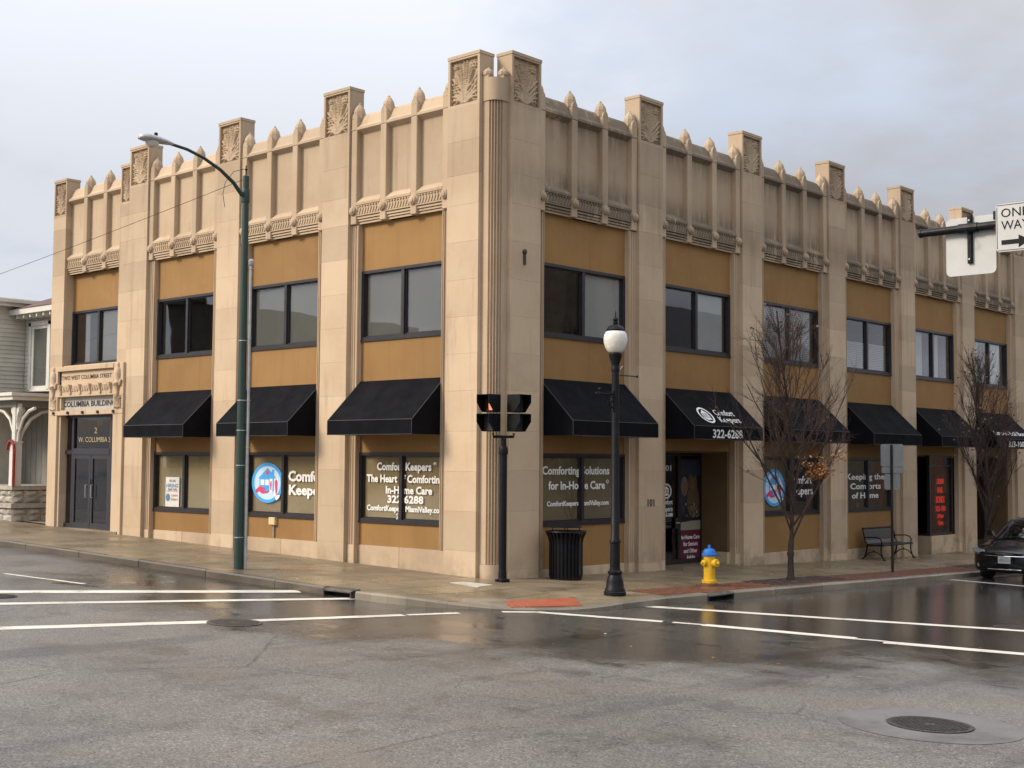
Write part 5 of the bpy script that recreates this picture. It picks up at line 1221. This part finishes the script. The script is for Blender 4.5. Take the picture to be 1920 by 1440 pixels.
for p in P: gm.v += p
for i in range(len(P) - 1):
    for j in range(8):
        roof = 2 <= j <= 5 and 3 <= i <= 4; pillar = (j in (1, 6) and i in (0, 1, 2)) and False
        gm.mi = 0 if roof else 1; gm.face((i * 9 + j, i * 9 + j + 1, (i + 1) * 9 + j + 1, (i + 1) * 9 + j))
smooth_by_angle(gm.build('greenhouse', [M['carpaint'], M['carglass']], t), 40)
pl_ = MB()
for s in (-1, 1):
    pl_.tube([(s * .78, 1.32, .96), (s * .735, 1.75, 1.19), (s * .665, 2.15, 1.375), (s * .625, 2.60, 1.445), (s * .60, 3.4, 1.44), (s * .63, 4.1, 1.24), (s * .70, 4.45, 1.05)], .03, 6); pl_.tube([(s * .80, 2.95, .98), (s * .62, 2.98, 1.44)], .035, 6)
pl_.build('pillars', M['carpaint'], t)
sh = MB(); sh.box(-.68, .68, 1.5, 1.8, .90, .97); sh.box(-.6, .6, 2.6, 4.2, .5, .9); 
for s in (-.4, .4): sh.box(s - .25, s + .25, 2.55, 2.7, .6, 1.2); sh.box(s - .14, s + .14, 2.58, 2.66, 1.2, 1.36)
sh.build('interior', M['black'], t)
def wheel(x, y):
    s = 1 if x > 0 else -1; tm = MB(); tm.lathe([(.21, -.10), (.31, -.105), (.335, -.07), (.335, .07), (.31, .105), (.21, .10)], 26, (0, 0, 0), 'x'); o = tm.build('wheel', M['tyre'], t, (x, y, .335)); smooth_by_angle(o, 40)
    rm = MB(); rm.lathe([(.215, s * .06), (.215, s * .10), (.19, s * .09), (.18, s * .05)], 24, (0, 0, 0), 'x', cap=False); rm.lathe([(.05, s * .04), (.045, s * .095), (.001, s * .10)], 12, (0, 0, 0), 'x')
    for q in range(5): a = 2 * PI * q / 5; rm.tube([(s * .085, .04 * math.cos(a), .04 * math.sin(a)), (s * .085, .20 * math.cos(a), .20 * math.sin(a))], .022, 5)
    rm.build('rim', M['grey_metal'], o)
for x in (-.80, .80):
    for y in (.92, 3.72): wheel(x, y)
for s in (-1, 1):
    h = MB(); h.prism([(s * .46, .645), (s * .56, .71), (s * .82, .755), (s * .865, .735), (s * .80, .665), (s * .60, .63)], 1, .03, .40); h.build('headlight', M['headlamp'], t)
    h = MB(); h.prism([(s * .44, .63), (s * .60, .615), (s * .83, .66), (s * .83, .652), (s * .60, .603), (s * .44, .618)], 1, .02, .2); h.build('headlight_trim', M['chrome'], t)
    h = MB(); h.lathe([(.055, .0), (.05, -.02)], 12, (s * .66, .055, .37), 'y'); h.build('fog_lamp', M['headlamp'], t)
    h = MB(); h.prism([(s * .90, 1.00), (s * 1.07, 1.02), (s * 1.08, 1.12), (s * .96, 1.13)], 1, 1.52, 1.66); h.tube([(s * .86, 1.6, .98), (s * .95, 1.6, 1.03)], .02, 6); h.build('wing_mirror', M['carpaint'], t)
h = MB(); h.prism([(-.46, .635), (-.30, .665), (.30, .665), (.46, .635), (.38, .60), (-.38, .60)], 1, -.012, .1); h.build('grille', M['black'], t)
h = MB(); h.prism([(-.24, .645), (-.08, .653), (0, .66), (.08, .653), (.24, .645), (.20, .632), (.06, .630), (0, .622), (-.06, .630), (-.20, .632)], 1, -.03, 0); h.build('badge', M['chrome'], t)
h = MB(); h.tube([(-.50, .0, .595), (0, -.022, .585), (.50, 0, .595)], .010, 6); h.build('grille_trim', M['chrome'], t)
h = MB(); h.prism([(-.45, .235), (.45, .235), (.52, .30), (-.52, .30)], 1, -.006, .1); h.build('lower_intake', M['black'], t)
h = MB(); h.tube([(-.42, -.012, .285), (.42, -.012, .285)], .012, 6); h.build('intake_trim', M['chrome'], t)
npl = MB().box(-.155, .155, -.032, -.02, .425, .58).build('number_plate', M['signwhite'], t)
tx = MB(); text_into(tx, 'HDN 5113', -.135, .135, .462, .062, -.034, .01, .001); tx.box(-.11, .11, -.034, -.032, .553, .560); tx.build('plate_lettering', M['print_navy'], npl)

# ------------------------------------------------------------------ old house at the left edge
M['siding'] = pmat('cream_clapboard', (.56, .54, .47), .7, .08, 2.5, rand=.06); M['trimwhite'] = pmat('white_trim', (.62, .60, .54), .6, .05); M['shingle'] = pmat('brown_roof_shingles', (.115, .062, .050), .85, .25, 5)
M['darkwall'] = pmat('grey_porch_boards', (.20, .195, .18), .75, .08, 2, rand=.05); M['rockface'] = pmat('rock_face_stone', (.40, .37, .315), .85, .2, 6, bump=.8, bscale=14, rand=.12); M['tarp'] = pmat('porch_roof_felt', (.05, .05, .055), .8)
hs = tag(empty('old_house', (0, 0, 0)), 'cream clapboard house with a carved timber porch beside the stone building', 'house')
HX, HY = -22.65, 1.8
MB().box(-32, HX - .03, .75, 14, -.2, 7.2).build('wall', M['siding'], hs); MB().box(HX - .03, -18.3, HY + .03, 14, -.2, 7.0).build('wall', M['siding'], hs)
def board(x0, x1, y0, y1, z, h, ax):
    mb = MB()
    if ax == 'y': mb.prism([(y0 + .025, z + h), (y0, z), (y0 + .03, z), (y0 + .03, z + h)], 0, x0, x1)
    else: mb.prism([(x0 - .025, z + h), (x0, z), (x0 - .03, z), (x0 - .03, z + h)], 1, y0, y1)
    return mb.build('clapboard', M['siding'], hs)
z = 4.32
while z < 6.9:
    for a, b in ((HX, -22.32), (-20.90, -18.3)): board(a, b, HY - .0, HY, z, .135, 'y')
    if z < 4.45 or z > 6.75: board(-22.32, -20.90, HY, HY, z, .135, 'y')
    board(HX, HX, .75, HY - .02, z, .135, 'x'); board(-32, HX - .0, .72, .72, z, .135, 'y'); z += .137
wf = MB()
for (a, b, c_, d) in ((-22.30, -22.16, 4.5, 6.7), (-21.06, -20.92, 4.5, 6.7), (-22.30, -20.92, 6.58, 6.72), (-22.36, -20.86, 4.42, 4.52)): wf.box(a, b, HY - .07, HY + .03, c_, d)
wf = wf.build('window', M['trimwhite'], hs)
mb = MB()
for (a, b, c_, d) in ((-22.16, -22.04, 4.52, 6.58), (-21.18, -21.06, 4.52, 6.58), (-22.04, -21.18, 6.48, 6.58), (-22.04, -21.18, 4.52, 4.64)): mb.box(a, b, HY - .03, HY + .02, c_, d)
mb.build('sash', M['trimwhite'], wf); MB().box(-22.04, -21.18, HY, HY + .006, 4.64, 6.48).build('pane', M['glass'], wf); MB().box(-22.04, -21.18, HY + .02, HY + .026, 4.64, 6.48).build('curtain', M['blind_grey'], wf)
mb = MB(); mb.prism([(HX - .2, HY - .55, ), (-18.0, HY - .55), (-18.0, 14), (HX - .2, 14)], 2, 6.98, 7.03); mb.box(HX - .2, -18.0, HY - .57, HY - .53, 6.92, 7.10); mb.build('eaves', M['trimwhite'], hs)
mb = MB(); n = len(mb.v); mb.v = [(HX - .2, HY - .6, 7.10), (-17.9, HY - .6, 7.10), (-17.9, 8, 9.6), (HX + 1.6, 8, 9.6), (HX - .2, 14, 7.1)]; mb.face((0, 1, 2, 3)); mb.face((0, 3, 4)); mb.build('roof', M['shingle'], hs)
for i in range(9): MB().box(HX + .35 + i * .42, HX + .42 + i * .42, HY - .5, HY - .02, 6.80, 6.95).build('eaves_bracket', M['trimwhite'], hs)
mb = MB(); mb.box(-33, HX + .30, .35, 14, 7.20, 7.32); mb.box(-33, HX + .38, .27, 14, 7.32, 7.42); mb.box(-32.5, HX + .2, .45, 14, 7.42, 7.47); mb.box(-32, HX + .06, .66, .76, 7.02, 7.2); mb.build('cornice', M['trimwhite'], hs)
# porch: deck wall of rock-faced blocks, posts, braces, roof
PX, PY = -19.50, -.08; pz = gz(PX, PY)
pw = MB(); pw.box(-31, PX - .05, PY + .05, HY, -.1, 1.36).build('porch_base', M['rockface'], hs); pbase = bpy.data.objects['porch_base']
def rocks(ax, a0, a1, fixed, z0, h, l):
    a = a0
    while a < a1 - .1:
        b = min(a + l * rng.uniform(.8, 1.25), a1); mb = MB(); p0, p1 = a + .008, b - .008; zz0, zz1 = z0 + .006, z0 + h - .006; o_ = rng.uniform(.02, .045)
        if ax == 'y':                                     # face to -y
            mb.v = [(p0, fixed + .05, zz0), (p1, fixed + .05, zz0), (p1, fixed + .05, zz1), (p0, fixed + .05, zz1)]; m1, m2, m3 = p0 + (p1 - p0) * rng.uniform(.2, .4), p0 + (p1 - p0) * rng.uniform(.6, .8), zz0 + h * .5
            mb.v += [(m1, fixed - o_, zz0 + h * .3), (m2, fixed - o_ * .8, zz0 + h * .3), (m2, fixed - o_, zz1 - h * .25), (m1, fixed - o_ * .7, zz1 - h * .25)]
        else:
            mb.v = [(fixed - .05, p0, zz0), (fixed - .05, p1, zz0), (fixed - .05, p1, zz1), (fixed - .05, p0, zz1)]; m1, m2 = p0 + (p1 - p0) * rng.uniform(.2, .4), p0 + (p1 - p0) * rng.uniform(.6, .8)
            mb.v += [(fixed + o_, m1, zz0 + h * .3), (fixed + o_ * .8, m2, zz0 + h * .3), (fixed + o_, m2, zz1 - h * .25), (fixed + o_ * .7, m1, zz1 - h * .25)]
        for f in ((0, 1, 5, 4), (1, 2, 6, 5), (2, 3, 7, 6), (3, 0, 4, 7), (4, 5, 6, 7)): mb.face(f)
        mb.build('stone_block', M['rockface'], pbase); a = b
for z0, h in ((pz - .05, .22), (pz + .17, .22), (pz + .53, .20), (pz + .73, .20)):
    rocks('y', -23.6, PX, PY, z0, h, .48); rocks('x', PY, HY, PX, z0, h, .46)
mb = MB(); mb.box(-31, PX + .07, PY - .07, HY, pz + .39, pz + .53); mb.box(-31, PX + .05, PY - .05, HY, pz + .93, pz + 1.05); mb.build('stone_ledge', M['rockface'], hs)
for px in (PX - .14, PX - 3.3):
    py = PY + .13; po = MB(); po.box(px - .13, px + .13, py - .13, py + .13, pz + 1.05, pz + 2.35); po.box(px - .15, px + .15, py - .15, py + .15, pz + 2.33, pz + 2.38); po.box(px - .09, px + .09, py - .09, py + .09, pz + 2.38, 4.05); po = po.build('porch_post', M['trimwhite'], hs)
    for s in (-1, 1):                                     # carved scroll capital and curved braces
        mb = MB(); mb.prism([(px + s * .09, 3.15), (px + s * .16, 3.22), (px + s * .12, 3.4), (px + s * .15, 3.6), (px + s * .24, 3.75), (px + s * .20, 3.95), (px + s * .09, 4.0)], 1, py - .06, py + .06); mb.ball((px + s * .19, py, 3.82), .07, 8, 6); mb.ball((px + s * .14, py, 3.22), .05, 8, 6); mb.build('carved_scroll', M['trimwhite'], po)
        mb = MB(); mb.tube([(px + s * .10, py, 2.75), (px + s * .16, py, 3.10), (px + s * .40, py, 3.50), (px + s * .75, py, 3.72), (px + s * 1.1, py, 3.80)], .05, 6); mb.build('curved_brace', M['trimwhite'], po)
    mb = MB(); mb.tube([(px, py + .10, 2.75), (px, py + .2, 3.10), (px, py + .45, 3.50), (px, py + .8, 3.72), (px, py + 1.15, 3.80)], .05, 6); mb.prism([(py + .09, 3.15), (py + .16, 3.22), (py + .12, 3.4), (py + .15, 3.6), (py + .24, 3.75), (py + .20, 3.95), (py + .09, 4.0)], 0, px - .06, px + .06); mb.build('curved_brace', M['trimwhite'], po)
mb = MB(); mb.box(-31, PX + .02, PY + .02, PY + .24, 3.86, 4.06); mb.box(PX - .25, PX + .02, PY + .24, HY, 3.86, 4.06); mb.build('porch_beam', M['darkwall'], hs)
mb = MB(); mb.box(-31, PX + .26, PY - .22, HY - .01, 4.06, 4.18); mb.box(-31, PX + .32, PY - .28, HY - .01, 4.18, 4.28); mb.build('porch_fascia', M['trimwhite'], hs)
mb = MB(); mb.prism([(PY - .28, 4.283), (HY, 4.283), (HY, 4.42)], 0, -31, PX + .30); mb.build('porch_roof', M['tarp'], hs)
for i in range(18):
    x = -24.4 + i * .34; MB().box(x + .01, x + .33, HY - .02, HY + .03, pz + .9, 4.05).build('wall_board', M['darkwall'], hs)
# red tinsel cane tied to the porch post
t = tag(empty('candy_cane', (PX + .10, PY - .04, pz + 1.05)), 'red and gold tinsel candy cane tied to the white porch post', 'decoration')
M['tinsel_red'] = pmat('red_tinsel', (.26, .022, .016), .45, .5, 25); M['tinsel_gold'] = pmat('gold_tinsel', (.42, .24, .04), .4, .4, 25)
path = [(0, 0, 0), (0, 0, .35), (0, 0, .7), (0, 0, 1.05), (-.03, 0, 1.22), (-.14, 0, 1.33), (-.28, 0, 1.33), (-.38, 0, 1.24), (-.42, 0, 1.08)]
mb = MB(); mb.tube(path, .045, 7); mb.build('stem', M['tinsel_red'], t)
tn = MB()
for k in range(700):
    i = rng.randrange(8); f = rng.random(); c_ = Vector(path[i]).lerp(Vector(path[i + 1]), f); d = Vector((rng.gauss(0, 1), rng.gauss(0, 1), rng.gauss(0, 1))).normalized(); w = d.cross(Vector((.3, .2, 1))).normalized() * .006
    tn.mi = 1 if (int(c_.z * 7 + i) % 3 == 0 and rng.random() < .6) else 0; tn.poly([c_ - w, c_ + w, c_ + d * .085])
tag(tn.build('tinsel', [M['tinsel_red'], M['tinsel_gold']], t), kind='stuff')
sheet('yard', [(-70, .25), (-17.66, .25), (-17.66, 40), (-70, 40)], 'soil', lambda x, y: gz(x, y, .01))

# ------------------------------------------------------------------ across the streets: what the windows mirror
M['church_stone'] = pmat('dark_gothic_stone', (.10, .085, .065), .85, .25, 3, rand=.05); M['brick_far'] = pmat('dark_red_brick', (.13, .065, .045), .85, .2, 5); M['far_glass'] = pmat('dark_lancet_glass', (.02, .02, .024), .2)
ch = tag(empty('stone_church', (27.0, 40.0, gz(27, 40, -.3))), 'dark gothic stone church with pinnacled tower across the right street, seen mirrored in the windows', 'church')
MB().box(0, 16, -18, 30, 0, 8.0).build('nave_wall', M['church_stone'], ch)
MB().prism([(-.4, 8.0), (16.4, 8.0), (8, 15.0)], 1, -18.2, 30).build('roof', M['tarp'], ch)
def tower(x, y, w, h):
    o = MB().box(x, x + w, y, y + w, 0, h).build('tower', M['church_stone'], ch)
    for (u, v) in ((0, 0), (w, 0), (0, w), (w, w)):
        mb = MB(); mb.box(x + u - .45, x + u + .45, y + v - .45, y + v + .45, 0, h + 1.2); mb.lathe([(.5, 0), (.02, 2.6)], 6, (x + u, y + v, h + 1.2)); mb.build('pinnacle', M['church_stone'], o)
    for k in range(5): MB().box(x - .1, x + .3, y + .7 + k * (w - 1.4) / 5, y + .7 + (k + .55) * (w - 1.4) / 5, h, h + .7).build('merlon', M['church_stone'], o)
    for k in range(2):
        yy_ = y + w * (.3 + .4 * k); MB().prism([(yy_ - .5, h * .55), (yy_ + .5, h * .55), (yy_ + .5, h * .8), (yy_, h * .9), (yy_ - .5, h * .8)], 0, x - .06, x + .1).build('lancet_window', M['far_glass'], o)
tower(-2.5, -8, 6.5, 17.0)
for k in range(6):
    if k in (1, 2): continue
    y0_ = -16 + k * 7; MB().prism([(y0_, 1.8), (y0_ + 2, 1.8), (y0_ + 2, 5), (y0_ + 1, 6.6), (y0_, 5)], 0, -.06, .1).build('lancet_window', M['far_glass'], ch); MB().box(-.9, 0, y0_ + 3.8, y0_ + 4.6, 0, 6.8).build('buttress', M['church_stone'], ch)
def plain_block(label, x0, x1, y0, y1, h, mat, nx, rows):
    o = tag(empty('commercial_building', ((x0 + x1) / 2, y1, gz((x0 + x1) / 2, y1, -.3))), label, 'building'); w = (x1 - x0) / 2
    MB().box(-w, w, y0 - y1, 0, 0, h).build('wall', M[mat], o); MB().box(-w - .15, w + .15, -.5, .2, h, h + .35).build('cornice', M['church_stone'], o)
    for r in rows:
        for k in range(nx):
            x = -w + (k + .25) * 2 * w / nx; MB().box(x, x + w / nx, .0, .06, r, r + 1.7).build('window', M['far_glass'], o)
o = tag(empty('commercial_building', (28, 105, gz(28, 105, -.3))), 'long dark brick block beyond the church, seen mirrored in the shop glass', 'building')
MB().box(0, 16, -33, 60, 0, 9.5).build('wall', M['brick_far'], o); MB().box(-.2, 16.2, -33.1, 60.1, 9.5, 9.9).build('cornice', M['church_stone'], o)
for r in (1.0, 5.4):
    for k in range(18): MB().box(-.05, .1, -31 + k * 5, -28.6 + k * 5, r, r + 2.4).build('window', M['far_glass'], o)
plain_block('dark red brick commercial block across the left street, seen mirrored in the glass', -50.5, -30, -46, -29, 6.4, 'brick_far', 6, (1.2, 4.2))
plain_block('tall dark stone block across the left street, seen mirrored in upper glass', -55.6, -52.2, -47, -28, 10.6, 'church_stone', 2, (1.2, 4.2))
plain_block('low stone fronted shop across the left street, seen mirrored in the glass', -27, -8, -46, -30, 4.6, 'church_stone', 5, (1.1,))
bpy.context.view_layer.update()
